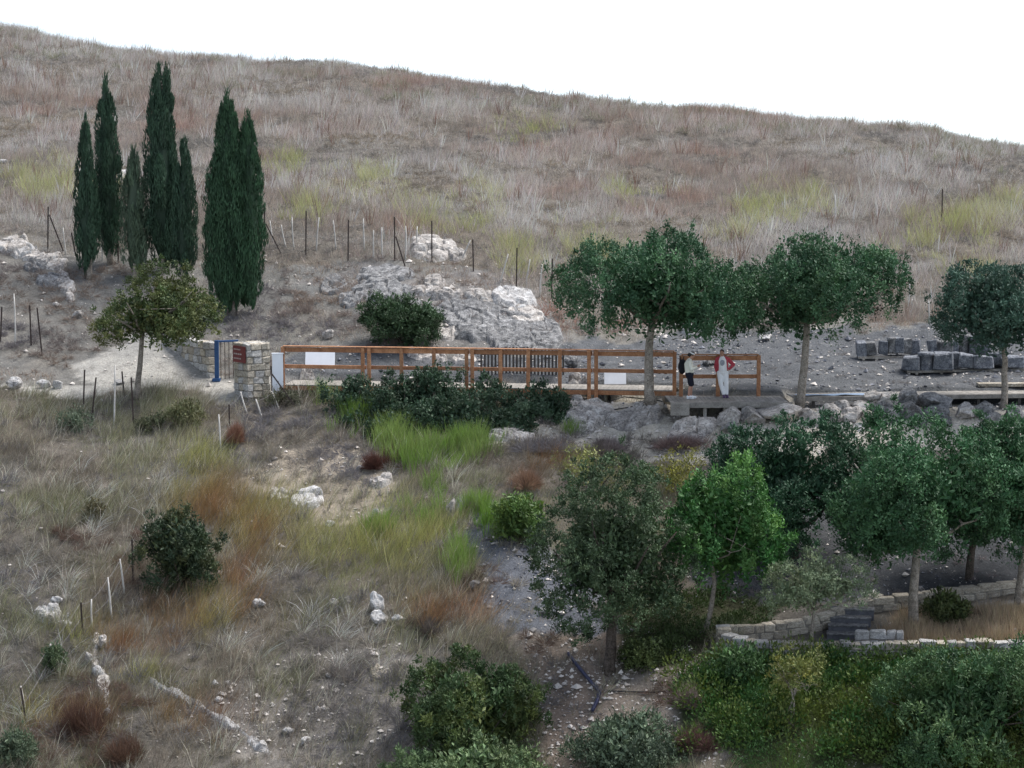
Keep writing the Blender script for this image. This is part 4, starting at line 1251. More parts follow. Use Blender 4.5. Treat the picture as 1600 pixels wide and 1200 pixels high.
def outcrop(name, label, px, py, w, h, ht, m, group=None, cells=None, cat='rock', yaw=0.0, res=0.07):
    """bedrock breaking through the soil: a jointed, stepped mass with its rim below the ground"""
    RS[0] += 1
    rg = np.random.default_rng(RS[0])
    c = G(px, py)
    s = mpp(c[1])
    rx = w * s / 2
    ry = max(0.5 * (G(px, py - h / 2)[1] - G(px, py + h / 2)[1]), 0.35 * rx * 0.6, 0.3)
    ca, sa = math.cos(yaw), math.sin(yaw)
    nu, nv = max(8, int(2.5 * rx / res)), max(8, int(2.5 * ry / res))
    U, V = np.meshgrid(np.linspace(-1.25, 1.25, nu), np.linspace(-1.25, 1.25, nv))
    X = c[0] + U * rx * ca - V * ry * sa; Yw = c[1] + U * rx * sa + V * ry * ca
    cells = cells or max(8, int(rx * ry * 9))
    pc = rg.uniform(-1.2, 1.2, (cells, 2)); hc_ = rg.uniform(0.25, 1.0, cells); tl = rg.normal(size=(cells, 2)) * 0.22
    wu, wv = U * rx + (fbm2(X * 1.6, Yw * 1.6, RS[0], 3) - 0.5) * 0.6, V * ry + (fbm2(X * 1.6 + 30, Yw * 1.6, RS[0], 3) - 0.5) * 0.6
    D = np.hypot(wu[..., None] - pc[:, 0] * rx, (wv[..., None] - pc[:, 1] * ry))
    o2 = np.argsort(D, -1)[..., :2]
    d1, d2 = np.take_along_axis(D, o2[..., :1], -1)[..., 0], np.take_along_axis(D, o2[..., 1:], -1)[..., 0]
    id1 = o2[..., 0]
    rr_ = np.hypot(U, V) + (fbm2(X * 0.9, Yw * 0.9, RS[0] + 3, 3) - 0.5) * 0.7 + 0.55 * np.clip(fbm2(X * 0.7 + 9, Yw * 0.7, RS[0] + 4, 3) - 0.52, 0, 1) * 4 * (1 if w > 100 else 0)
    mk = np.clip((1.0 - rr_) / 0.22, 0, 1); mk = mk * mk * (3 - 2 * mk)
    hgt = hc_[id1] + tl[id1, 0] * (wu - pc[id1, 0] * rx) + tl[id1, 1] * (wv - pc[id1, 1] * ry)
    crack = np.clip(1 - (d2 - d1) / 0.10, 0, 1)
    rough = (fbm2(X * 3.1, Yw * 3.1, RS[0] + 6, 4) - 0.5)
    Z = hz(X, Yw) - 0.12 + mk * (ht * (0.25 + 0.75 * hgt) + 0.14 + rough * 0.30 * min(1, ht * 1.5)) - crack * mk * 0.14
    X = X + rough * 0.08
    ii_ = (np.arange(nv - 1)[:, None] * nu + np.arange(nu - 1)[None]).ravel()
    t_ = np.concatenate([np.c_[ii_, ii_ + 1, ii_ + nu + 1], np.c_[ii_, ii_ + nu + 1, ii_ + nu]])
    ok = (mk.ravel() > 0)[t_].any(1)
    return single(name, MB().add(np.stack([X, Yw, Z], -1).reshape(-1, 3), t_[ok]), m, c, label, cat, group, smooth=False)


OUT = 'limestone outcrop behind the walkway'
outc = [
    ('broad cracked grey limestone mass filling the middle of the outcrop', 742, 492, 250, 80, M_rockg), ('wide cracked grey bedrock at the right of the outcrop', 822, 512, 130, 60, M_rockg), ('thin broken bedrock sheet at the left of the outcrop', 590, 450, 120, 40, M_rockg),
    ('dark weathered ledge at the top left of the outcrop', 603, 428, 92, 22, M_rockg), ('knobbly pale rock on the upper edge of the outcrop', 680, 440, 30, 16, M_rockp),
    ('long whitish ledge across the upper outcrop', 672, 456, 100, 14, M_rockp), ('bright slanting rock at the upper right of the outcrop', 802, 468, 66, 36, M_rockw),
    ('grey slab in the middle of the outcrop', 716, 478, 104, 28, M_rockg), ('speckled grey mass right of the dark bush', 745, 503, 120, 36, M_rockg),
    ('low grey slab at the foot of the outcrop above the railing', 776, 524, 110, 32, M_rockg), ('rounded grey end of the outcrop near the carob', 850, 520, 62, 46, M_rockg),
    ('pale lumpy rock just right of the dark bush', 700, 512, 52, 38, M_rockp), ('stepped pale rock under the bright one', 825, 494, 70, 30, M_rockp),
    ('dark jagged rock at the left end of the outcrop', 524, 445, 42, 26, M_rockg), ('low dark rock just right of the jagged one', 548, 465, 38, 20, M_rockg),
    ('thin pale ledge left of the bright tall rock', 752, 462, 60, 14, M_rockp), ('mottled block at lower right of the outcrop', 818, 530, 60, 26, M_rockg)]
for lb, x, y, w, h, m in outc:
    outcrop('outcrop_rock', lb, x, y + h * 0.12, w * 1.12, h * 1.15, {M_rockw: 0.4, M_rockp: 0.22, M_rockg: 0.22}[m], m, group=OUT)
py_far = lambda y: True
misc = [
    ('pale boulder behind the wire fence among broom', 676, 385, 62, 30, M_rockp, 4), ('pale flat rock right of the boulder behind the fence', 712, 396, 34, 18, M_rockp, 3),
    ('small grey boulder alone above the wooden railing', 513, 522, 20, 16, M_rockp, 3), ('whitish ledge seen through the railing', 665, 558, 56, 14, M_rockp, 3),
    ('second whitish ledge seen through the railing farther right', 725, 562, 40, 12, M_rockp, 3),
    ('upright pale boulder behind the railing near the picket fence', 893, 562, 22, 22, M_rockg, 3), ('lower pale boulder behind the railing near the picket fence', 898, 590, 20, 18, M_rockp, 3),
    ('white boulder on the path edge at far left', 22, 598, 26, 18, M_rockw, 3), ('white boulder on the path edge, second from left', 68, 600, 22, 14, M_rockw, 3), ('small white boulder on the path edge, third from left', 90, 601, 16, 13, M_rockw, 3),
    ('flat white stone on the path edge by the small tree', 187, 597, 16, 8, M_rockw, 3), ('large whitish rock at the far left above the path', 18, 382, 46, 22, M_rockp, 4), ('flat white rock beside the large whitish one', 40, 393, 34, 14, M_rockw, 3),
    ('dark cracked rock on the left slope', 58, 414, 38, 16, M_rockg, 4), ('low grey rock under the left cypresses', 82, 440, 44, 16, M_rockg, 3), ('pale stone on the slope left of the small tree', 122, 491, 18, 12, M_rockp, 3), ('pale stone higher on the slope left of the small tree', 88, 476, 14, 8, M_rockp, 3),
    ('white rocks on the hill seen between cypresses', 198, 271, 26, 14, M_rockw, 3),
    ('small white rock high on the left slope edge', 5, 252, 14, 7, M_rockw, 3), ('white flat rock on the hill left of the cypresses', 125, 266, 20, 6, M_rockw, 3),
    ('tall standing white stone on the lower slope', 589, 940, 24, 32, M_rockw, 3), ('broken block under the standing stone', 592, 963, 28, 20, M_rockw, 3), ('white stone right of the standing stone', 622, 967, 22, 14, M_rockw, 3),
    ('pinkish stone left of the standing stone', 540, 937, 18, 13, M_rockp, 3), ('pinkish slanted stone farther left of the standing stone', 521, 941, 16, 12, M_rockp, 3), ('cracked white stone beside the bleached grass', 405, 943, 22, 14, M_rockw, 3),
    ('white rock patch in the bare ground below the path', 480, 783, 48, 22, M_rockw, 4), ('flat pale rock left of the white rock patch', 440, 775, 34, 14, M_rockp, 3), ('small upright white stone above the yellow grass', 588, 803, 13, 16, M_rockw, 3), ('small white stone in the yellow grass', 516, 818, 16, 10, M_rockw, 3),
    ('pale flat rock by the dark red shrub', 594, 755, 32, 12, M_rockp, 3), ('little white rock left of the dark red shrub', 563, 731, 15, 8, M_rockw, 3), ('cream flat stone among grey scrub at bottom centre left', 591, 1051, 28, 12, M_block, 3), ('small white stone among grey scrub', 514, 1056, 10, 8, M_rockw, 3),
    ('white stone in dry grass at far left', 88, 939, 20, 13, M_rockw, 3), ('flat white rock below it at far left', 78, 962, 30, 14, M_rockw, 3), ('thin white ledge at far left', 99, 971, 26, 10, M_rockw, 3),
    ('narrow pinkish rock by the wire fence', 160, 1003, 14, 22, M_rockp, 3), ('upright grey rock below the wire fence', 139, 1028, 13, 20, M_rockp, 3), ('white rock below the wire fence', 153, 1050, 22, 20, M_rockw, 3), ('small white rock near the bottom left', 167, 1112, 12, 12, M_rockw, 3),
    ('white chunk above the long ledge', 336, 1068, 12, 11, M_rockw, 3), ('white chunk right of the long ledge top', 356, 1068, 10, 8, M_rockw, 3), ('white chunk right of the long ledge middle', 342, 1093, 14, 8, M_rockw, 3), ('white chunk near the bottom left of centre', 478, 1158, 16, 12, M_rockw, 3), ('another white chunk at the bottom left of centre', 408, 1163, 18, 14, M_rockw, 3), ('flat white chunk beside the grey scrub', 450, 1142, 22, 9, M_rockw, 3),
    ('grey boulder at the upper end of the gully', 742, 915, 18, 16, M_rockg, 3), ('second grey boulder in the gully', 852, 955, 20, 12, M_rockg, 3), ('pale rock rim along the upper gully', 704, 795, 16, 34, M_rockp, 3), ('pale stone under the curved wall end', 1112, 1040, 26, 18, M_rockp, 3),
    ('pale rock at the top of the bare embankment', 795, 680, 50, 14, M_rockp, 3), ('pale stone in the embankment left of the carob trunk', 905, 622, 30, 12, M_rockp, 3), ('pale flat stone beneath the deck edge', 480, 608, 26, 8, M_rockp, 3), ('whitish stone by the white panel', 505, 612, 16, 8, M_rockw, 3),
    ('broad pale broken rock on the bank below the carob trunk', 985, 652, 110, 26, M_rockp, 4), ('pale broken rock on the bank below the end of the long railing', 915, 640, 70, 22, M_rockp, 4), ('flat pale rock sheet at the foot of the bank left of the dark carob', 1075, 672, 90, 24, M_rockp, 4), ('pale rock shelf below the end of the ivy', 800, 682, 80, 18, M_rockp, 4),
    ('white stone at the foot of the terrace wall', 1210, 1030, 18, 14, M_rockw, 3), ('pale triangular stone beside the far wall', 1440, 922, 14, 12, M_rockp, 3), ('white stones behind the carob', 1075, 515, 30, 12, M_rockw, 3), ('white stone between the two carobs', 1195, 528, 18, 10, M_rockw, 3), ('pale slab behind the standing people', 1108, 566, 20, 12, M_rockg, 3)]
for lb, x, y, w, h, m, lv in misc:
    if w >= 26 and h / w < 0.62 and py_far(y):
        outcrop('rock_ledge', lb, x, y + h * 0.15, w * 1.2, h * 1.25, 0.34 * h * mpp(82) + 0.16, m, yaw=-0.5 if 'long white ledge' in lb else 0.0, res=0.05)
    else:
        rock('rock', lb, x, y, w, h, m, level=lv, depth=0.9, sink=0.15)

def ledge(label, pxs, wpx, ht, m):
    """long rib of bedrock along a line"""
    RS[0] += 1
    line = np.array([G(x, y) for x, y in pxs])
    s_ = mpp(line[0][1])
    X, Yw = np.meshgrid(np.arange(line[:, 0].min() - 0.8, line[:, 0].max() + 0.8, 0.06), np.arange(line[:, 1].min() - 0.8, line[:, 1].max() + 0.8, 0.06))
    best = np.full(X.shape, 1e9)
    for k in range(len(line) - 1):
        a, b = line[k][:2], line[k + 1][:2]
        ab = b - a
        t = np.clip(((X - a[0]) * ab[0] + (Yw - a[1]) * ab[1]) / (ab @ ab), 0, 1)
        hw = np.interp(k + t, np.arange(len(line)), np.asarray(wpx) * s_ / 2)
        best = np.minimum(best, np.hypot(X - a[0] - t * ab[0], Yw - a[1] - t * ab[1]) / hw)
    best = best + (fbm2(X * 1.3, Yw * 1.3, RS[0], 3) - 0.5) * 2.4 + (fbm2(X * 4, Yw * 4, RS[0] + 1, 2) - 0.5) * 0.8
    mk = np.clip((1.1 - best) / 0.35, 0, 1); mk = mk * mk * (3 - 2 * mk)
    st_ = np.floor((X * 0.6 - Yw * 0.8 + fbm2(X, Yw, 5, 2)) * 1.6)
    Z = hz(X, Yw) - 0.1 + mk * (ht * (0.5 + 0.5 * hsh(st_, st_ * 0, st_ * 0, 3)) + 0.1 + (fbm2(X * 3, Yw * 3, 9, 4) - 0.5) * 0.25)
    nv, nu = X.shape
    ii_ = (np.arange(nv - 1)[:, None] * nu + np.arange(nu - 1)[None]).ravel()
    t_ = np.concatenate([np.c_[ii_, ii_ + 1, ii_ + nu + 1], np.c_[ii_, ii_ + nu + 1, ii_ + nu]])
    ok = (mk.ravel() > 0)[t_].any(1)
    single('rock_ledge', MB().add(np.stack([X, Yw, Z], -1).reshape(-1, 3), t_[ok]), m, line[0], label, 'rock')


ledge('long white limestone rib slanting down the lower left slope', ((236, 1066), (275, 1086), (315, 1108), (350, 1130), (385, 1150), (420, 1178)), (6, 9, 12, 20, 20, 12), 0.09, M_rockw)
ledge('short white limestone rib at the far left', ((58, 955), (85, 968), (108, 978)), (14, 20, 12), 0.2, M_rockw)
ledge('broken pale rib running down beside the wire fence', ((152, 995), (148, 1030), (160, 1060), (168, 1110)), (10, 12, 14, 8), 0.08, M_rockp)
ledge('pale rib on the far left slope below the white rock', ((20, 392), (55, 400), (95, 425), (110, 470)), (30, 30, 30, 16), 0.25, M_rockp)

GRP = 'boulders heaped in front of the walkway'
boul = [
    (1139, 644, 36, 24, M_rockp, 'pale pointed boulder under the viewing platform edge'), (1175, 646, 42, 26, M_rockp, 'tan boulder right of the pointed boulder'), (1141, 664, 28, 16, M_rockg, 'low grey boulder below the pointed boulder'),
    (1218, 636, 64, 18, M_rockp, 'long flat pale slab below the boardwalk'), (1268, 648, 38, 26, M_rockp, 'pinkish block right of the long slab'), (1297, 643, 40, 30, M_rockp, 'rounded pale boulder mid heap'),
    (1318, 630, 28, 18, M_rockp, 'small pale boulder touching the boardwalk mid heap'), (1331, 645, 34, 26, M_rockp, 'cream boulder with a sharp top mid heap'), (1358, 650, 25, 26, M_block, 'yellowish leaning block in the heap'),
    (1346, 629, 28, 14, M_rockp, 'flat pale stone near the boardwalk'), (1371, 632, 24, 18, M_rockg, 'small grey stone near the boardwalk'), (1364, 614, 28, 14, M_rockp, 'pale stone perched on top of the boardwalk edge'),
    (1389, 622, 32, 26, M_rockp, 'pale upright boulder at the peak of the heap'), (1393, 643, 40, 34, M_rockg, 'large grey boulder under the pale upright one'), (1415, 616, 32, 24, M_rockg, 'dark grey boulder at the peak of the heap'),
    (1424, 638, 40, 30, M_rockg, 'big grey boulder at the heap centre'), (1462, 622, 52, 22, M_rockg, 'wide bluish grey slab topping the heap'), (1463, 638, 40, 24, M_rockg, 'dark boulder under the bluish slab'), (1470, 654, 34, 24, M_rockg, 'lowest dark boulder at the right of the heap'),
    (1440, 656, 30, 20, M_rockg, 'small grey boulder low in the heap'), (1344, 664, 36, 15, M_rockw, 'low white stone at the heap foot'), (1370, 664, 18, 12, M_rockw, 'little white stone at the heap foot'),
    (1320, 664, 26, 16, M_rockp, 'pale stone at the left heap foot'), (1510, 636, 30, 20, M_rockp, 'pale rounded boulder right of the heap'), (1537, 633, 30, 20, M_rockg, 'dark boulder left of the edge carob trunk'), (1552, 648, 28, 18, M_rockg, 'low dark boulder under the edge carob trunk'), (1588, 642, 30, 20, M_rockg, 'dark boulder at the right picture edge'), (1240, 662, 30, 18, M_rockp, 'pale boulder behind the dark carob crown')]
for x, y, w, h, m, lb in boul:
    rock('boulder', lb, x, y + 4, w * 1.12, h * 1.1, m, level=3, depth=0.9, sink=0.25, group=GRP, cuts=11, Y=(85.85 if x < 1240 else 86.5) + (660 - y) * 0.022, cat='boulder')

# ------------------------------------------------------------------ carved stones in store
def block(label, px, py, w, h, m=M_rockg, kind='block', Y=93.0, lean=0.0):
    RS[0] += 1
    b = P(px, py + h / 2, Y)
    b[2] = float(hz(b[0], b[1])) + 0.1
    s = mpp(Y)
    mb = MB()
    W_, H_ = w * s, h * s
    if kind == 'block':
        v, f = bevbox((W_, W_ * 1.1, H_), 0.07 * W_, 0.16, RS[0])
        mb.add(v + np.array([0, 0, H_ / 2]) + b, f)
    else:      # column drum standing or lying, with mouldings
        zz = np.array([0, 0.08, 0.1, 0.2, 0.24, 0.5, 0.76, 0.8, 0.9, 0.92, 1.0]) * H_
        rr_ = np.array([0.96, 1.0, 1.0, 0.98, 0.9, 0.88, 0.9, 0.97, 1.0, 1.0, 0.95]) * W_ / 2
        tube(mb, np.c_[np.zeros(11), np.zeros(11), zz] + b, rr_, 16)
    o = single('carved_stone', mb, m, b, label, 'carved stone', 'carved stones stored on timbers', smooth=(kind != 'block'))
    o.rotation_euler = (0, lean, random.uniform(-0.25, 0.25))


names_b = ['first (leftmost) grey stone of the back row on timbers', 'second stone of the back row on timbers', 'third stone of the back row on timbers', 'fourth stone of the back row on timbers', 'fifth stone of the back row on timbers', 'sixth stone of the back row on timbers', 'seventh (rightmost) stone of the back row on timbers']
for i, (x, lb) in enumerate(zip((1346, 1362, 1379, 1393, 1405, 1417, 1431), names_b)):
    block(lb, x, 552 + random.uniform(-1, 1), 15.5 + random.uniform(-1.5, 2), 22 + random.uniform(-4, 3), M_rockg if i % 2 else M_basalt, 'block' if i != 3 else 'drum', 95.3, random.uniform(-0.1, 0.1))
o_lb = 'flat stone lying on top of the back row'
RS[0] += 1
names_f = ['leftmost bluish stone of the front row of carved stones', 'round drum second in the front row of carved stones', 'dark blue grey broken capital third in the front row', 'narrow stone fourth in the front row of carved stones', 'squared stone fifth in the front row of carved stones', 'rounded stone sixth in the front row of carved stones', 'low stone seventh in the front row of carved stones', 'sloped stone at the right end of the front row']
for i, (x, w, h, lb) in enumerate(zip((1424, 1447, 1473, 1492, 1509, 1533, 1554, 1578), (24, 22, 28, 14, 22, 26, 22, 30), (22, 28, 25, 22, 22, 20, 19, 17), names_f)):
    block(lb, x, 568, w * 1.12, h * random.uniform(0.9, 1.15), M_basalt, 'drum' if i == 1 else 'block', 93.4 + random.uniform(-0.15, 0.15), random.uniform(-0.12, 0.12))
names_k = ['dark slab leaning behind the front row', 'grey squared pedestal behind the front row', 'small niche stone behind the front row', 'tall pale pillar stump behind the front row', 'tall broad pillar stump behind the front row near the edge carob']
for i, (x, w, h, lb) in enumerate(zip((1459, 1475, 1490, 1506, 1529), (12, 22, 12, 18, 34), (24, 24, 20, 30, 30), names_k)):
    block(lb, x, 547, w, h, M_rockg if i % 2 else M_basalt, 'block' if i != 3 else 'drum', 95.6, -0.2 if i == 0 else random.uniform(-0.08, 0.08))
for nm, (x0, x1, y, Y) in (('weathered timber under the back row of stones', (1340, 1438, 563, 95.2)), ('weathered timber under the front row of stones', (1416, 1600, 579, 93.3))):
    a, b = P(x0, y, Y), P(x1, y, Y)
    a[2] = float(hz(a[0], a[1])) + 0.06; b[2] = float(hz(b[0], b[1])) + 0.06
    mb = MB()
    for dy in (-0.16, 0.16):
        beam(mb, a + (0, dy, 0), b + (0, dy, 0), 0.1, 0.09)
    for k in range(5):
        q = a + (b - a) * (0.08 + 0.21 * k)
        beam(mb, q + (0, -0.28, -0.07), q + (0, 0.28, -0.07), 0.1, 0.06)
    single('stone_pallet', mb, M_woodg, a, nm, 'timber pallet')

# ------------------------------------------------------------------ boardwalk, railing, platform
DZ = 0.40
A0, A1 = P(443, 601, 91.2), P(1056, 607, 89.1)
A0[2] = A1[2] = DZ
ux = nrm(A1 - A0); uy = np.array([-ux[1], ux[0], 0])
LA = np.linalg.norm(A1 - A0)
bw_ = root('boardwalk', (A0 + A1) / 2, 'raised plank walkway running behind the wooden railing', 'boardwalk')
pv, pf = bevbox((0.145, 1.7, 0.045), 0.006)
plank_me = MB().add(pv, pf).mesh('plank', M_woodg)
ang = math.atan2(ux[1], ux[0])
npl = int(LA / 0.152)
for k in range(npl):
    q = A0 + ux * (0.08 + 0.152 * k) + uy * (0.85 + random.uniform(-0.012, 0.012)) - np.array([0, 0, 0.0225 + random.uniform(0, 0.003)])
    link('plank', plank_me, bw_, q - np.array(bw_.location), (0, 0, ang))
for off, nm in ((0.03, 'edge_beam'), (1.6, 'edge_beam')):
    mb = MB(); beam(mb, A0 + uy * off + (0, 0, -0.13), A1 + uy * off + (0, 0, -0.13), 0.06, 0.17)
    mb.build(nm, M_wood if off < 1 else M_woodg, bw_)
for k in range(9):
    q = A0 + ux * (LA * (k + 0.4) / 9)
    for off in (0.14, 1.45):
        w = q + uy * off
        z = float(hz(w[0], w[1])) - 0.15
        if z < DZ - 0.25:
            mb = MB(); beam(mb, (w[0], w[1], z), (w[0], w[1], DZ - 0.06), 0.11, 0.11, up=(0, 1, 0)); mb.build('support_post', M_wooddk, bw_)


def railing(label, a, b, fr, ht, top_off, seedn, below=0.25, doubles=()):
    r_ = root('wooden_railing', a, label, 'railing')
    d = nrm(b - a); L = np.linalg.norm(b - a)
    for f_ in fr:
        q = a + (b - a) * f_
        mb = MB(); beam(mb, q + (0, 0, -below), q + (0, 0, ht - 0.03), 0.14, 0.11, up=(0, 1, 0), bev=0.012)
        mb.build('post', M_wood, r_)
    nseg = [fr[0]] + list(doubles) + [fr[-1]]
    off = np.array([-d[1], d[0], 0]) * 0.085
    for f0, f1 in zip(nseg[:-1], nseg[1:]):
        p0, p1 = a + (b - a) * f0 + d * 0.01, a + (b - a) * f1 - d * 0.01
        for nm, z, hh, ww, oo in (('top_rail', ht - 0.14, 0.17, 0.05, 1), ('middle_rail', ht * 0.47, 0.14, 0.05, 1), ('handrail_cap', ht - 0.005, 0.04, 0.19, 0.35)):
            mb = MB(); beam(mb, p0 + off * oo + (0, 0, z), p1 + off * oo + (0, 0, z), ww, hh); mb.build(nm, M_wood, r_)


fpx = lambda px: (P(px, 605, 90)[0] - P(443, 605, 90)[0]) / (P(1056, 605, 90)[0] - P(443, 605, 90)[0])
posts = [443, 570, 580, 631, 682, 733, 742, 786, 829, 878, 923, 934, 1014, 1054]
fr = [fpx(x) for x in posts]
railing('long orange brown railing along the walkway from gate pillar to platform', A0 + uy * 0.0 + (0, 0, 0) - uy * 0.075, A1 - uy * 0.075, fr, 1.47, 0, 1, below=0.42, doubles=(fpx(575), fpx(737.5), fpx(928.5)))

PZ = 0.22
Bf0, Bf1 = P(1048, 628, 86.7), P(1238, 628, 86.85)
Bf0[2] = Bf1[2] = PZ
pb = root('viewing_platform', (Bf0 + Bf1) / 2, 'low weathered plank platform the two people stand on', 'platform')
bx = nrm(Bf1 - Bf0); by = np.array([-bx[1], bx[0], 0]); LB = np.linalg.norm(Bf1 - Bf0)
pv, pf = bevbox((0.145, 2.3, 0.045), 0.006)
pl2 = MB().add(pv, pf).mesh('plank', M_woodg)
for k in range(int(LB / 0.152)):
    q = Bf0 + bx * (0.08 + 0.152 * k) + by * 1.15 - np.array([0, 0, 0.0225 + random.uniform(0, 0.003)])
    link('plank', pl2, pb, q - np.array(pb.location), (0, 0, math.atan2(bx[1], bx[0])))
mb = MB(); beam(mb, Bf0 + (0, -0.035, -0.10), Bf1 + (0, -0.035, -0.10), 0.05, 0.20); mb.build('front_board', M_woodg, pb)
mb = MB(); beam(mb, Bf0 + by * 2.2 + (0, 0, -0.14), Bf1 + by * 2.2 + (0, 0, -0.14), 0.06, 0.18); mb.build('back_beam', M_woodg, pb)
mb = MB(); addbox(mb, Bf0 + bx * 0.33 + (0, -0.10, -0.24), (0.68, 0.07, 0.46), None, 0.012); mb.build('end_panel', M_woodg, pb)
for k in range(6):
    w = Bf0 + bx * (LB * (k + 0.7) / 6) + by * 0.08
    for o2 in (0, 2.0):
        w2 = w + by * o2
        z = float(hz(w2[0], w2[1])) - 0.3
        mb = MB(); beam(mb, (w2[0], w2[1], min(z, PZ - 0.5)), (w2[0], w2[1], PZ - 0.05), 0.12, 0.12, up=(0, 1, 0)); mb.build('support_post', M_woodg, pb)
R0, R1 = P(1064, 618, 88.7), P(1185, 619, 88.75)
R0[2] = R1[2] = PZ
railing('shorter orange brown railing at the back of the viewing platform', R0, R1, [0, 0.475, 1.0], 1.55, 0, 2, below=0.05)

C0, C1 = P(1240, 626, 88.0), P(1690, 620, 89.3)
C0[2], C1[2] = 0.28, 0.30
cw = root('boardwalk', (C0 + C1) / 2, 'narrow plank path continuing right behind the boulder heap', 'boardwalk')
cx_ = nrm(C1 - C0); cy_ = np.array([-cx_[1], cx_[0], 0]); LC = np.linalg.norm(C1 - C0)
pv, pf = bevbox((0.145, 1.2, 0.045), 0.006)
pl3 = MB().add(pv, pf).mesh('plank', M_woodg)
for k in range(int(LC / 0.152)):
    q = C0 + (C1 - C0) * ((0.08 + 0.152 * k) / LC) + cy_ * 0.6 - np.array([0, 0, 0.0225 + random.uniform(0, 0.003)])
    link('plank', pl3, cw, q - np.array(cw.location), (0, 0, math.atan2(cx_[1], cx_[0])))
mb = MB(); beam(mb, C0 + (0, -0.03, -0.09), C1 + (0, -0.03, -0.09), 0.05, 0.16); mb.build('edge_beam', M_woodg, cw)
for k in range(7):
    w = C0 + (C1 - C0) * ((k + 0.5) / 7) + cy_ * 0.15
    mb = MB(); beam(mb, (w[0], w[1], float(hz(w[0], w[1])) - 0.4), (w[0], w[1], 0.22), 0.11, 0.11, up=(0, 1, 0)); mb.build('support_post', M_wooddk, cw)
# tarp on the boards
t0 = P(1292, 622, 88.9)
tg = np.linspace(0, 1, 22)
tv = []
for j, v_ in enumerate(np.linspace(0, 1, 6)):
    for u_ in tg:
        tv.append(C0 + (C1 - C0) * (0.008 + 0.30 * u_) + cy_ * (0.05 + 0.42 * v_) + np.array([0, 0, 0.012 + 0.05 * noise2(u_ * 9, v_ * 4, 5)]))
tf = []
for j in range(5):
    for i in range(21):
        q = j * 22 + i
        tf += [(q, q + 1, q + 23), (q, q + 23, q + 22)]
single('ground_tarp', MB().add(np.array(tv), tf), M_tarp, t0, 'blue grey sheet lying on the plank path', 'tarp', smooth=True)
mb = MB()
bb = P(1570, 606, 90.2); bb[2] = float(hz(bb[0], bb[1]))
for k in range(3):
    beam(mb, bb + (-1.0, 0.16 * k, 0.1), bb + (1.4, 0.16 * k, 0.1), 0.14, 0.12)
for k in (-0.7, 1.1):
    beam(mb, bb + (k, -0.1, 0.02), bb + (k, 0.45, 0.02), 0.12, 0.08)
single('timber_stack', mb, M_block, bb, 'pale timber beams lying behind the plank path at right edge', 'timber')

# picket fence behind the walkway
pk0, pk1 = P(752, 600, 93.4), P(880, 602, 93.2)
for q in (pk0, pk1): q[2] = float(hz(q[0], q[1]))
pk = root('picket_fence', (pk0 + pk1) / 2, 'dark slatted picket fence behind the railing', 'fence')
for k in range(24):
    q = pk0 + (pk1 - pk0) * (k / 23)
    g_ = float(hz(q[0], q[1]))
    mb = MB(); addbox(mb, (q[0], q[1], g_ + 0.5), (0.075, 0.025, 1.05 + random.uniform(-0.03, 0.03)), None, 0.006); mb.build('slat', M_wooddk, pk)
for z in (0.25, 0.85):
    mb = MB(); beam(mb, pk0 + (0, 0.04, z), pk1 + (0, 0.04, z), 0.04, 0.07); mb.build('cross_rail', M_wooddk, pk)


# ------------------------------------------------------------------ info boards
def board(label, px, py, w, h, Y, legs, tilt, m, zfix=None):
    b = P(px, py + h / 2, Y)
    s = mpp(Y)
    cz = P(px, py, Y)
    g_ = float(hz(b[0], b[1]))
    r_ = root('information_board', (b[0], b[1], g_), label, 'sign')
    a = math.radians(tilt)
    mx = np.array([[1, 0, 0], [0, math.cos(a), -math.sin(a)], [0, math.sin(a), math.cos(a)]])
    mb = MB(); addbox(mb, cz, (w * s, 0.04, h * s / max(0.35, math.cos(a))), mx, 0.006); mb.build('panel', m, r_)
    for k in (-0.3, 0.3):
        mb = MB(); beam(mb, (b[0] + k * w * s, b[1] + 0.05, g_ - 0.1), (b[0] + k * w * s, b[1] + 0.05, cz[2]), 0.07, 0.07, up=(0, 1, 0)); mb.build('leg', M_stake, r_)


board('white tilted information board on two posts behind the left railing', 500, 562, 46, 24, 93.6, True, -25, M_white)
board('low pale grey tilted board under the railing near the carob trunk', 961, 591, 34, 18, 91.3, True, -35, M_greyb)
b = P(434, 612, 91.0); b[2] = float(hz(b[0], b[1])) - 0.02
mb = MB(); addbox(mb, b + (0, 0, 0.80), (0.42, 0.06, 1.62), rz_m(0.2), 0.012)
addbox(mb, b + (0, 0.0, 1.63), (0.46, 0.09, 0.05), rz_m(0.2), 0.01)
single('white_panel', mb, M_white, b, 'plain white upright panel between the gate pillar and railing', 'panel')

# ------------------------------------------------------------------ masonry
stone_me = {}
for mm in (M_block, M_blockg):
    stone_me[mm.name] = []
    for k in range(12):
        v, f = bevbox((1, 1, 1), 0.10, 0.16, 900 + k)
        stone_me[mm.name].append(MB().add(v, f).mesh('stone', mm))


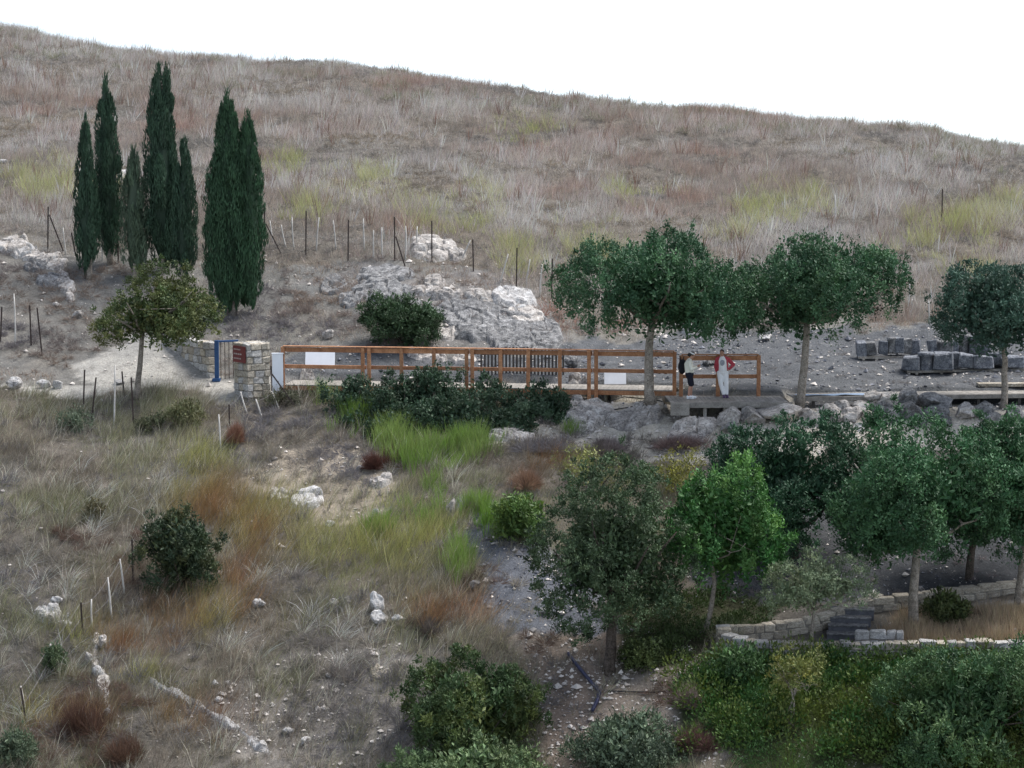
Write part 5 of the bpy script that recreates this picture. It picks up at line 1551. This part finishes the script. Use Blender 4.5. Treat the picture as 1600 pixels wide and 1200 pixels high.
def wall(r_, path, ht, thick, course, slen, mats, seed, batter=0.0, core_mat=None, top_noise=0.04):
    """courses of separate blocks along a polyline; path points carry their own base z"""
    rg = random.Random(seed)
    path = [np.asarray(q, float) for q in path]
    seg = [np.linalg.norm((b - a)[:2]) for a, b in zip(path[:-1], path[1:])]
    cum = np.r_[0, np.cumsum(seg)]

    def at(s):
        s = min(max(s, 0), cum[-1] - 1e-6)
        i = int(np.searchsorted(cum, s, side='right') - 1)
        t = (s - cum[i]) / seg[i]
        q = path[i] + (path[i + 1] - path[i]) * t
        d = path[i + 1] - path[i]
        return q, math.atan2(d[1], d[0])
    o = np.array(r_.location)
    nc = max(1, int(round(ht / course)))
    ch = ht / nc
    for c in range(nc):
        s = -rg.uniform(0, slen * 0.5)
        while s < cum[-1]:
            L = slen * rg.uniform(0.6, 1.5)
            a, b_ = max(s, 0), min(s + L, cum[-1])
            s += L
            if b_ - a < slen * 0.2: continue
            q, an = at((a + b_) / 2)
            m = rg.choice(mats)
            me = rg.choice(stone_me[m.name])
            hh = ch * (1 + (rg.uniform(-top_noise, top_noise * 2) if c == nc - 1 else 0))
            loc = q + np.array([0, 0, c * ch + hh / 2]) - o
            link('stone', me, r_, loc, (rg.uniform(-0.02, 0.02), rg.uniform(-0.015, 0.015), an + rg.uniform(-0.03, 0.03)),
                 ((b_ - a) * 0.965, thick * rg.uniform(0.95, 1.06), hh * 0.95))
    mb = MB()
    n_ = max(2, int(cum[-1] / 0.5) + 1)
    ss = np.linspace(0.04, cum[-1] - 0.04, n_)
    for a, b_ in zip(ss[:-1], ss[1:]):
        qa, qb = at(a)[0], at(b_)[0]
        beam(mb, qa + (0, 0, (ht - 0.06) / 2 - 0.1), qb + (0, 0, (ht - 0.06) / 2 - 0.1), thick * 0.84, ht - 0.06 + 0.2, bev=0.004)
    mb.build('mortar_core', core_mat or M_mortar, r_)


gp = lambda px, py, dz=-0.05: G(px, py) + np.array([0, 0, dz])
# terrace front wall, curving round at its left end
fw = [gp(x, y) for x, y in ((1128, 1002), (1132, 1016), (1150, 1026), (1190, 1032), (1250, 1034), (1330, 1034), (1420, 1034), (1520, 1032), (1640, 1030))]
r_ = root('retaining_wall', fw[4], 'front limestone retaining wall curving round below the terrace', 'stone wall')
wall(r_, fw, 0.62, 0.38, 0.21, 0.36, [M_blockg, M_blockg, M_block], 21, top_noise=0.12)
rw_ = [gp(x, y) for x, y in ((1136, 1000), (1180, 999), (1230, 993), (1275, 984), (1310, 972), (1345, 958), (1375, 948))]
r_ = root('retaining_wall', rw_[2], 'cream stone wall rising behind the path towards the steps', 'stone wall')
wall(r_, rw_, 0.5, 0.34, 0.25, 0.45, [M_block], 22)
sw_ = [gp(x, y) for x, y in ((1336, 1010), (1375, 1010), (1412, 1010))]
r_ = root('retaining_wall', sw_[1], 'short wall block at the right foot of the steps', 'stone wall')
wall(r_, sw_, 0.52, 0.34, 0.26, 0.4, [M_blockg], 23)
lw_ = [gp(x, y) for x, y in ((1352, 957), (1400, 950), (1450, 943), (1500, 937), (1550, 931), (1640, 922))]
r_ = root('retaining_wall', lw_[2], 'low cream wall along the back of the terrace behind the trunks', 'stone wall')
wall(r_, lw_, 0.45, 0.32, 0.225, 0.5, [M_block], 24)

# steps
s0 = G(1318, 999)
st = root('stone_steps', s0, 'short flight of dark stone steps between the terrace walls', 'steps')
for k in range(4):
    mb = MB()
    c = s0 + np.array([0.12 * k + 0.1, 0.42 * k + 0.2, 0.0])
    z1 = s0[2] + 0.17 * (k + 1)
    addbox(mb, (c[0], c[1], z1 - 0.25), (1.15 + 0.05 * k, 0.5, 0.42), rz_m(-0.12), 0.012, 0.01, k)
    p_ = mb.build('step', M_step, st)
    mb = MB(); addbox(mb, (c[0], c[1] - 0.012, z1 - 0.02), (1.18 + 0.05 * k, 0.53, 0.04), rz_m(-0.12), 0.01, 0.01, k)
    mb.build('tread', M_rockg, p_, origin=st.location)

# gate pillar, wall and blue gate
pil = np.array(P(394, 616, 91.0)); pil[2] = float(hz(pil[0], pil[1])) - 0.1
r_ = root('gate_pillar', pil, 'square rough stone gate pillar carrying a dark red sign', 'pillar', rz=0)
PA = 0.62
pd = np.array([math.cos(PA), math.sin(PA), 0]); pn = np.array([-math.sin(PA), math.cos(PA), 0])
PH = 2.05
for k, off in enumerate((-0.36, 0.0, 0.36)):
    a = pil + pn * off - pd * 0.5
    wall(r_, [a, a + pd * 1.0], PH, 0.35, 0.27, 0.34, [M_block, M_blockg, M_block], 31 + k, core_mat=M_mortar, top_noise=0.03)
# dark red sign on the left-hand face
RFN = -pd                                   # face normal pointing left towards the viewer
sc_ = pil + RFN * 0.545 + np.array([0, 0, PH - 0.42]) - pn * 0.02
sg = root('pillar_sign', sc_, 'dark red metal sign fixed high on the gate pillar', 'sign')
fm = np.c_[-pn, RFN, np.array([0, 0, 1.0])]
mb = MB(); addbox(mb, sc_, (0.92, 0.035, 0.62), fm, 0.006); mb.build('plate', M_red, sg)
rg = random.Random(4)
for row in range(3):
    x = -0.38
    while x < 0.1:
        w = rg.uniform(0.05, 0.14)
        mb = MB(); addbox(mb, sc_ + RFN * 0.022 + (-pn) * (x + w / 2) + np.array([0, 0, 0.18 - 0.17 * row]), (w, 0.006, 0.05), fm, 0.002); mb.build('marking', M_redlt, sg)
        x += w + 0.04
# wall running back from the blue gate
gw = [P(333, 588, 92.6), P(300, 565, 94.2), P(262, 545, 96.0)]
gz0 = float(hz(gw[0][0], gw[0][1])) - 0.08
for q in gw: q[2] = gz0
r_ = root('path_wall', gw[1], 'rough stone wall running back beside the path to the blue gate', 'stone wall')
wall(r_, gw, 1.45, 0.36, 0.29, 0.42, [M_blockg, M_block, M_blockg], 41)
g0, g1 = P(339, 590, 92.3), P(371, 590, 92.6)
g0[2] = float(hz(g0[0], g0[1])) - 0.05; g1[2] = g0[2]
gt = root('blue_gate', g0, 'blue painted steel gate frame beside the stone wall', 'gate')
for q, w in ((g0, 0.16), (g1, 0.09)):
    mb = MB(); beam(mb, q, q + (0, 0, 1.6), w, w * 0.9, up=(0, 1, 0)); mb.build('gate_post', M_blue, gt)
mb = MB(); beam(mb, g0 + (0, 0, 1.56), g1 + (0, 0, 1.56), 0.07, 0.07); mb.build('top_bar', M_blue, gt)
mb = MB(); addbox(mb, g0 + (-0.02, 0, 0.08), (0.3, 0.28, 0.12), None, 0.01); mb.build('post_foot', M_blue, gt)
for k in range(4):
    q = g0 + (g1 - g0) * (0.2 + 0.2 * k)
    mb = MB(); beam(mb, q + (0, 0, 0.1), q + (0, 0, 1.54), 0.025, 0.025, up=(0, 1, 0)); mb.build('gate_bar', M_rust, gt)


# ------------------------------------------------------------------ wire fences
def fence(label, items, wires=(0.45, 0.85), wire_on=True, cat='fence', wr=0.006):
    """items: (foot px, foot py, top px, top py, kind)  kind: m = dark metal post, s = bleached stake, b = metal brace"""
    first = G(items[0][0], items[0][1])
    r_ = root('wire_fence', first, label, cat)
    tops = []
    for (x0, y0, x1, y1, kd) in items:
        f0 = G(x0, y0)
        s = mpp(f0[1])
        tp = f0 + np.array([(x1 - x0) * s, random.uniform(-0.1, 0.1), (y0 - y1) * s])
        mb = MB()
        if kd == 's':
            t = np.linspace(0, 1, 5)[:, None]
            pts_ = (f0 - (0, 0, 0.15)) * (1 - t) + tp * t + np.array([1, 0, 0]) * np.sin(t * 3.1) * random.uniform(-0.03, 0.03)
            tube(mb, pts_, [0.034, 0.032, 0.03, 0.028, 0.022], 7)
            mb.build('stake', M_stake, r_, smooth=True)
        else:
            d = nrm(tp - f0)
            w = 0.05
            # L-section steel post: two flanges
            beam(mb, f0 - d * 0.2, tp, 0.012, w, up=(0, 1, 0))
            beam(mb, f0 - d * 0.2 + np.array([0.024, 0, 0]), tp + np.array([0.024, 0, 0]), w, 0.012, up=(0, 1, 0))
            mb.build('post' if kd == 'm' else 'brace', M_rust, r_)
        if kd != 'b': tops.append((f0, tp))
    if wire_on and len(tops) > 1:
        for wv in wires:
            mb = MB()
            for (a0, a1), (b0, b1) in zip(tops[:-1], tops[1:]):
                qa, qb = a0 + (a1 - a0) * wv, b0 + (b1 - b0) * wv
                t = np.linspace(0, 1, 6)[:, None]
                tube(mb, qa * (1 - t) + qb * t - np.array([0, 0, 0.05]) * np.sin(t * math.pi), wr, 4)
            mb.build('wire', M_wire, r_, smooth=True)
    return r_


fence('long wire fence of dark posts and bleached stakes above the outcrop', [
    (413, 392, 413, 318, 'm'), (438, 396, 415, 350, 'b'), (427, 378, 422, 345, 's'), (448, 386, 440, 352, 's'), (460, 390, 457, 340, 's'), (477, 398, 478, 330, 'm'), (494, 392, 499, 340, 's'),
    (525, 390, 521, 345, 's'), (543, 408, 544, 344, 'm'), (570, 392, 568, 342, 's'), (584, 404, 584, 360, 's'), (598, 404, 597, 356, 's'), (616, 408, 616, 340, 'm'), (632, 416, 618, 370, 'b'), (633, 406, 634, 354, 's'), (652, 396, 652, 354, 's'),
    (674, 410, 674, 346, 'm'), (719, 406, 735, 376, 's'), (739, 424, 738, 374, 'm'), (780, 442, 794, 397, 's'), (806, 448, 807, 388, 'm'), (821, 444, 828, 406, 's'), (843, 464, 847, 413, 's'), (861, 468, 862, 404, 'm')])
fence('short wire fence left of the cypresses', [(74, 390, 76, 324, 'm'), (98, 392, 78, 336, 'b'), (104, 398, 100, 356, 's'), (118, 402, 112, 364, 'm'), (160, 408, 160, 366, 's'), (184, 412, 184, 372, 'm')])
fence('thin fence posts at the far left above the path', [(0, 535, 3, 480, 'm'), (24, 540, 23, 460, 's'), (48, 540, 47, 477, 'm'), (65, 556, 59, 481, 'm')])
fence('four dark posts and a bleached stake in front of the small tree', [(129, 645, 132, 578, 'm'), (142, 660, 151, 590, 'm'), (178, 665, 181, 570, 's'), (193, 620, 191, 580, 'm'), (208, 668, 205, 590, 'm')], wire_on=False)
fence('leaning stakes and posts at the foot of the gate pillar', [(345, 705, 342, 648, 's'), (358, 665, 357, 632, 'm'), (388, 645, 376, 612, 's'), (412, 655, 400, 624, 's'), (438, 640, 424, 612, 's'), (460, 635, 424, 585, 'b'), (424, 618, 423, 572, 'm')], wires=(0.9,))
fence('sagging wire fence descending the lower left slope', [(40, 1110, 32, 1072, 's'), (40, 1130, 32, 1074, 'm'), (86, 1040, 80, 1006, 's'), (128, 992, 127, 940, 'm'), (145, 985, 144, 936, 's'), (175, 968, 169, 902, 's'), (195, 928, 188, 874, 's'), (207, 908, 206, 842, 'm')], wires=(0.5, 0.97), wr=0.008)
fence('leaning stake by the dark green bush on the left slope', [(252, 872, 226, 818, 's'), (262, 880, 270, 860, 's')], wire_on=False, cat='stakes')
fence('lone dark post high on the right slope', [(1471, 345, 1471, 296, 'm'), (1530, 300, 1529, 288, 's')], wire_on=False, cat='posts')
fence('row of pale stakes behind the carobs', [(1108, 550, 1112, 512, 's'), (1455, 510, 1450, 470, 's'), (1420, 480, 1420, 440, 's'), (1305, 345, 1304, 305, 's')], wire_on=False, cat='posts')

# hoses and pipe
def hose(label, pxs, r, m, name='garden_hose', cat='hose'):
    q = [gp(x, y, r + 0.02) for x, y in pxs]
    q = np.array(q)
    t = np.linspace(0, len(q) - 1, len(q) * 5)
    pp = np.stack([np.interp(t, np.arange(len(q)), q[:, i]) for i in range(3)], 1)
    pp[:, 2] = np.maximum(pp[:, 2], hz(pp[:, 0], pp[:, 1]) + r * 0.8)
    mb = MB(); tube(mb, pp, r, 8)
    single(name, mb, m, q[0], label, cat, smooth=True)


hose('upper black irrigation hose on the bare bank below the railing', ((905, 632), (940, 632), (975, 628), (1010, 626), (1035, 630)), 0.022, M_pipe)
hose('lower black irrigation hose on the bare bank below the railing', ((918, 646), (950, 644), (985, 638), (1010, 630)), 0.02, M_pipe)
hose('thin black hose crossing the gravel below the oak', ((950, 1082), (985, 1084), (1020, 1085), (1062, 1084)), 0.022, M_pipe)
hose('bent dark blue pipe lying on the gravel', ((888, 1026), (905, 1048), (922, 1068), (937, 1084), (933, 1100), (925, 1116)), 0.055, M_pipeb, 'drain_pipe', 'pipe')

# ------------------------------------------------------------------ people
def fuse(mb, voxel, smooth_it=6, name='body'):
    me = mb.mesh('tmp', None)
    o = bpy.data.objects.new('tmp', me); COL.objects.link(o)
    rm = o.modifiers.new('r', 'REMESH'); rm.mode = 'VOXEL'; rm.voxel_size = voxel; rm.use_smooth_shade = True
    sm = o.modifiers.new('s', 'SMOOTH'); sm.iterations = smooth_it; sm.factor = 0.5
    bpy.context.view_layer.update()
    dg = bpy.context.evaluated_depsgraph_get()
    out = bpy.data.meshes.new_from_object(o.evaluated_get(dg))
    bpy.data.objects.remove(o); bpy.data.meshes.remove(me)
    out.name = name
    return out


def ell(mb, c, r, m=None):
    v, f = ico(3)
    v = v * np.asarray(r)
    if m is not None: v = v @ np.asarray(m).T
    return mb.add(v + np.asarray(c), f)


def limb(mb, *pr):
    tube(mb, [q for q, r in pr], [r for q, r in pr], 12, round_ends=True)


def hand(mb, wrist, d, palm_n, curl=0.6, k=1.0):
    """palm plus five separate bent fingers; d = finger direction, palm_n = palm normal"""
    d = nrm(np.asarray(d, float)); pn_ = nrm(np.asarray(palm_n, float) - d * np.dot(palm_n, d)); sd_ = np.cross(d, pn_)
    wrist = np.asarray(wrist, float)
    ell(mb, wrist + d * 0.05, (0.048, 0.04, 0.018), np.c_[d, sd_, pn_])
    for i, (o, L) in enumerate(((-0.03, 0.062), (-0.01, 0.075), (0.011, 0.07), (0.031, 0.055))):
        a = wrist + d * 0.085 + sd_ * o
        b_ = a + (d * 0.9 + pn_ * curl * 0.4) * L * 0.5
        c = b_ + (d * 0.6 + pn_ * curl) * L * 0.5
        tube(mb, [a - d * 0.03, a, b_, c], [0.010, 0.0095, 0.009, 0.008], 8, round_ends=True)
    a = wrist + d * 0.035 - sd_ * 0.035
    b_ = a + (d * 0.5 - sd_ * 0.7 + pn_ * 0.3) * 0.035
    tube(mb, [a + sd_ * 0.015, a, b_, b_ + (d * 0.8 + pn_ * 0.4) * 0.03], [0.012, 0.0115, 0.0105, 0.009], 8, round_ends=True)


M_skin = mat('skin', rough=0.55, build=mottled((0.42, 0.23, 0.16), 0.08, 8))
M_hair = mat('dark_hair', rough=0.6, build=mottled((0.018, 0.014, 0.012), 0.3, 30))
M_cream = mat('cream_knit', rough=0.95, build=mottled((0.72, 0.70, 0.60), 0.06, 20))
M_navy = mat('black_navy_cloth', rough=0.9, build=mottled((0.012, 0.013, 0.022), 0.2, 20))
M_whitec = mat('white_cloth', rough=0.9, build=mottled((0.76, 0.75, 0.74), 0.06, 12))
M_print = mat('grey_print', rough=0.9, build=mottled((0.30, 0.31, 0.34), 0.35, 25))
M_redc = mat('red_jacket', rough=0.8, build=mottled((0.42, 0.055, 0.075), 0.15, 12))
M_shoe = mat('white_shoe', rough=0.6, build=mottled((0.72, 0.72, 0.72), 0.08, 20))
M_shoed = mat('purple_shoe', rough=0.6, build=mottled((0.09, 0.05, 0.12), 0.3, 20))
M_eye = mat('eye', (0.02, 0.015, 0.012), 0.3)
M_lip = mat('lip', (0.30, 0.10, 0.085), 0.5)


def head(mb, c, fwd, tilt):
    """fwd: horizontal facing unit vector; tilt: radians of nod (down positive). returns frame"""
    f = np.array([fwd[0], fwd[1], 0.0]); r = np.array([f[1], -f[0], 0]); u_ = np.array([0, 0, 1.0])
    f2 = f * math.cos(tilt) - u_ * math.sin(tilt); u2 = u_ * math.cos(tilt) + f * math.sin(tilt)
    m = np.c_[f2, r, u2]
    ell(mb, c, (0.098, 0.076, 0.108), m)                       # skull
    ell(mb, c + f2 * 0.022 - u2 * 0.055, (0.068, 0.058, 0.068), m)  # jaw
    ell(mb, c + f2 * 0.098 - u2 * 0.012, (0.020, 0.014, 0.026), m)  # nose
    for s in (-1, 1): ell(mb, c + r * 0.077 * s - u2 * 0.01, (0.018, 0.010, 0.03), m)   # ears
    return m


def person(base, label, build_fn):
    r_ = root('person', base, label, 'person')
    parts = build_fn()
    for nm, me, m in parts:
        me.materials.clear(); me.materials.append(m)
        link(nm, me, r_)
    return r_


def face_bits(c, m, out):
    f2, r, u2 = m[:, 0], m[:, 1], m[:, 2]
    for s in (-1, 1):
        e = MB(); ell(e, c + f2 * 0.085 + r * 0.032 * s + u2 * 0.0, (0.011, 0.014, 0.009), m); out.append(('eye', e.mesh('eye', None, smooth=True), M_eye))
    e = MB(); ell(e, c + f2 * 0.083 - u2 * 0.068, (0.008, 0.024, 0.007), m); out.append(('mouth', e.mesh('mouth', None, smooth=True), M_lip))


A_ = lambda *q: np.array(q, float)


def person_reader():
    out = []
    b = MB()
    hipR, hipL = A_(0, -0.09, 0.88), A_(0.0, 0.09, 0.88)
    kR, kL = A_(0.05, -0.09, 0.48), A_(0.09, 0.09, 0.48)
    aR, aL = A_(-0.03, -0.09, 0.09), A_(0.07, 0.09, 0.09)
    for h_, k_, a_ in ((hipR, kR, aR), (hipL, kL, aL)):
        limb(b, (h_, 0.085), ((h_ + k_) / 2, 0.075), (k_, 0.055))
        limb(b, (k_, 0.055), (k_ * 0.65 + a_ * 0.35 + A_(-0.02, 0, 0), 0.058), (a_, 0.038))
        limb(b, (a_ + A_(-0.03, 0, -0.03), 0.04), (a_ + A_(0.08, 0, -0.045), 0.036), (a_ + A_(0.15, 0, -0.055), 0.028))
    limb(b, (A_(0, 0, 0.9), 0.14), (A_(-0.01, 0, 1.1), 0.125), (A_(-0.02, 0, 1.3), 0.14))
    limb(b, (A_(-0.02, -0.13, 1.36), 0.07), (A_(-0.02, 0.13, 1.36), 0.07))
    limb(b, (A_(0.0, 0, 1.38), 0.06), (A_(0.05, 0, 1.5), 0.052))
    hc = A_(0.095, 0, 1.585)
    m = head(b, hc, (0.97, -0.24), 0.42)
    for s in (-1, 1):
        sh, el, wr = A_(-0.02, 0.19 * s, 1.35), A_(0.05, 0.23 * s, 1.08), A_(0.29, 0.08 * s, 1.17)
        limb(b, (sh, 0.05), (el, 0.042)); limb(b, (el, 0.042), (wr, 0.028))
        hand(b, wr, A_(0.85, -0.25 * s, 0.4), A_(-0.2, -0.9 * s, 0.5), 0.8)
    out.append(('body', fuse(b, 0.011, 2), M_skin))
    c = MB()   # sweater
    limb(c, (A_(0.005, 0, 0.98), 0.168), (A_(-0.015, 0, 1.12), 0.165), (A_(-0.03, 0, 1.27), 0.165), (A_(-0.01, 0, 1.36), 0.12))
    limb(c, (A_(-0.02, -0.13, 1.345), 0.095), (A_(-0.02, 0.13, 1.345), 0.095))
    limb(c, (A_(0, 0, 1.4), 0.075), (A_(0.02, 0, 1.435), 0.068))
    for s in (-1, 1):
        limb(c, (A_(-0.02, 0.18 * s, 1.345), 0.078), (A_(0.04, 0.235 * s, 1.08), 0.066))
        limb(c, (A_(0.04, 0.235 * s, 1.08), 0.066), (A_(0.25, 0.1 * s, 1.155), 0.046))
    out.append(('sweater', fuse(c, 0.014, 4), M_cream))
    c = MB()   # knee-length shorts
    limb(c, (A_(0, 0, 0.98), 0.155), (A_(0, 0, 0.86), 0.16))
    for h_, k_ in ((hipR, kR), (hipL, kL)):
        limb(c, (h_, 0.115), (h_ * 0.3 + k_ * 0.7, 0.108), (k_ + A_(0, 0, 0.05), 0.10))
    out.append(('shorts', fuse(c, 0.014, 4), M_navy))
    for a_ in (aR, aL):
        c = MB()
        limb(c, (a_ + A_(-0.035, 0, -0.02), 0.052), (a_ + A_(0.07, 0, -0.043), 0.048), (a_ + A_(0.165, 0, -0.052), 0.038))
        addbox(c, a_ + A_(0.06, 0, -0.085), (0.27, 0.09, 0.03), None, 0.012)
        out.append(('shoe', fuse(c, 0.012, 2), M_shoe))
        c = MB(); addbox(c, a_ + A_(0.06, 0, -0.058), (0.12, 0.102, 0.018), None, 0.006); out.append(('shoe_stripe', c.mesh('shoe_stripe', None), M_navy))
    f2, r, u2 = m[:, 0], m[:, 1], m[:, 2]
    c = MB()
    ell(c, hc - f2 * 0.02 + u2 * 0.026, (0.102, 0.09, 0.102), m)
    ell(c, hc - f2 * 0.07 - u2 * 0.02, (0.062, 0.078, 0.085), m)
    ell(c, hc - f2 * 0.13 - u2 * 0.03, (0.045, 0.045, 0.06), m)
    out.append(('hair', fuse(c, 0.012, 3), M_hair))
    c = MB()
    tube(c, [hc - f2 * 0.02 + u2 * (0.05 + 0.02 * i) for i in range(4)], [0.104, 0.1, 0.08, 0.03], 16)
    out.append(('cap', fuse(c, 0.012, 2), M_whitec))
    face_bits(hc, m, out)
    return out


def person_leaner():
    out = []
    b = MB()
    # stands facing the viewer, hips against the railing, feet forward
    hR, hL = A_(-0.10, 0.06, 0.90), A_(0.10, 0.06, 0.90)
    kR, kL = A_(-0.07, -0.05, 0.49), A_(0.13, -0.04, 0.49)
    aR, aL = A_(0.03, -0.10, 0.09), A_(0.15, -0.06, 0.09)
    for h_, k_, a_ in ((hR, kR, aR), (hL, kL, aL)):
        limb(b, (h_, 0.085), (k_, 0.055)); limb(b, (k_, 0.055), (k_ * 0.65 + a_ * 0.35 + A_(0, 0.02, 0), 0.056), (a_, 0.038))
        limb(b, (a_ + A_(0, 0.03, -0.03), 0.04), (a_ + A_(0.01, -0.08, -0.045), 0.036), (a_ + A_(0.02, -0.15, -0.055), 0.028))
    limb(b, (A_(0, 0.05, 0.92), 0.14), (A_(-0.01, 0.04, 1.15), 0.13), (A_(-0.02, 0.05, 1.33), 0.145))
    limb(b, (A_(-0.16, 0.05, 1.42), 0.068), (A_(0.12, 0.05, 1.42), 0.068))
    limb(b, (A_(-0.02, 0.05, 1.43), 0.06), (A_(-0.03, 0.03, 1.55), 0.054))
    hc = A_(-0.035, 0.01, 1.635)
    m = head(b, hc, (-0.25, -0.97), 0.08)
    # left of picture: arm hanging back to the rail; right of picture: hand on hip
    s1, e1, w1 = A_(-0.20, 0.06, 1.40), A_(-0.25, 0.12, 1.12), A_(-0.21, 0.16, 0.90)
    s2, e2, w2 = A_(0.17, 0.06, 1.40), A_(0.40, 0.12, 1.18), A_(0.22, 0.03, 1.0)
    for s_, e_, w_ in ((s1, e1, w1), (s2, e2, w2)):
        limb(b, (s_, 0.05), (e_, 0.042)); limb(b, (e_, 0.042), (w_, 0.028))
    hand(b, w1, A_(0.1, 0.1, -1), A_(1, 0.2, 0), 0.6)
    hand(b, w2, A_(-0.8, -0.2, -0.5), A_(-0.5, 0.3, 0.8), 0.5)
    out.append(('body', fuse(b, 0.011, 2), M_skin))
    c = MB()   # trousers
    limb(c, (A_(0, 0.05, 1.0), 0.155), (A_(0, 0.06, 0.90), 0.165))
    for h_, k_, a_ in ((hR, kR, aR), (hL, kL, aL)):
        limb(c, (h_, 0.118), ((h_ + k_) / 2, 0.105), (k_, 0.085)); limb(c, (k_, 0.085), ((k_ + a_) / 2, 0.075), (a_ + A_(0, 0, 0.02), 0.058))
    out.append(('trousers', fuse(c, 0.013, 4), M_whitec))
    c = MB()   # shirt
    limb(c, (A_(0.0, 0.045, 0.98), 0.165), (A_(-0.005, 0.035, 1.15), 0.16), (A_(-0.02, 0.045, 1.34), 0.165))
    limb(c, (A_(-0.14, 0.05, 1.39), 0.085), (A_(0.10, 0.05, 1.39), 0.085)); limb(c, (A_(-0.02, 0.05, 1.43), 0.075), (A_(-0.022, 0.045, 1.475), 0.07))
    out.append(('shirt', fuse(c, 0.013, 4), M_whitec))
    c = MB()
    v, f = ico(3); v = v * A_(0.085, 0.03, 0.11) + A_(-0.03, -0.118, 1.27); c.add(v, f)
    out.append(('shirt_print', c.mesh('shirt_print', None, smooth=True), M_print))
    c = MB()   # open red jacket: back, two front flaps, sleeves
    limb(c, (A_(-0.0, 0.13, 1.0), 0.13), (A_(-0.01, 0.12, 1.2), 0.135), (A_(-0.02, 0.115, 1.38), 0.13))
    for s in (-1, 1):
        limb(c, (A_(0.155 * s, 0.04, 1.0), 0.055), (A_(0.15 * s - 0.01, 0.02, 1.2), 0.06), (A_(0.13 * s - 0.02, 0.03, 1.42), 0.07))
    for s_, e_, w_ in ((s1, e1, w1), (s2, e2, w2)):
        limb(c, (s_ + A_(0, 0, 0.0), 0.078), (e_, 0.068)); limb(c, (e_, 0.068), (w_ * 0.85 + e_ * 0.15, 0.05))
    limb(c, (A_(-0.12, 0.09, 1.45), 0.06), (A_(0.08, 0.09, 1.45), 0.06))
    out.append(('jacket', fuse(c, 0.013, 3), M_redc))
    for a_ in (aR, aL):
        c = MB()
        limb(c, (a_ + A_(0, 0.035, -0.02), 0.052), (a_ + A_(0.01, -0.07, -0.043), 0.048), (a_ + A_(0.02, -0.165, -0.052), 0.038))
        addbox(c, a_ + A_(0.01, -0.06, -0.085), (0.095, 0.27, 0.03), None, 0.012)
        out.append(('shoe', fuse(c, 0.012, 2), M_shoed))
    f2, r, u2 = m[:, 0], m[:, 1], m[:, 2]
    c = MB()
    ell(c, hc - f2 * 0.018 + u2 * 0.03, (0.098, 0.084, 0.096), m); ell(c, hc - f2 * 0.05 - u2 * 0.01, (0.062, 0.076, 0.075), m)
    out.append(('hair', fuse(c, 0.012, 3), M_hair))
    face_bits(hc, m, out)
    return out


b1 = P(1077, 619, 87.9); b1[2] = PZ + 0.012
person(b1, 'person in cream sweater and black shorts looking at a phone', person_reader)
b2 = P(1129, 619, 88.42); b2[2] = PZ + 0.012
person(b2, 'person in open red jacket and white trousers leaning with hand on hip', person_leaner)
mb = MB(); ph = b1 + A_(0.405, -0.01, 1.235)
pm = np.array(Euler((0, -0.9, 0)).to_matrix())
addbox(mb, ph, (0.15, 0.075, 0.009), pm, 0.003); 
single('phone', mb, M_greyb, ph, 'pale phone held by the person in the cream sweater', 'phone')

# black bag hanging on the railing
q = P(1066, 557, 88.3)
q[2] = PZ + 1.12
bg_ = root('backpack', q, 'black backpack hanging from the railing behind the person with the phone', 'bag')
mb = MB()
ell(mb, q + (0, 0, 0.0), (0.155, 0.10, 0.26)); ell(mb, q + (0.01, -0.08, -0.08), (0.115, 0.05, 0.13)); ell(mb, q + (0.02, 0.0, 0.18), (0.13, 0.085, 0.12))
me = fuse(mb, 0.016, 3, 'pack'); me.materials.append(M_black)
o = link('pack', me, bg_); me.transform(Matrix.Translation(-Vector(q)))
for s in (-1, 1):
    mb = MB(); tube(mb, [q + (0.06 * s, 0.09, 0.22), q + (0.06 * s, 0.18, 0.34), q + (0.06 * s, 0.27, 0.36), q + (0.07 * s, 0.25, 0.2), q + (0.08 * s, 0.1, -0.1)], 0.016, 6); mb.build('strap', M_black, bg_, smooth=True)
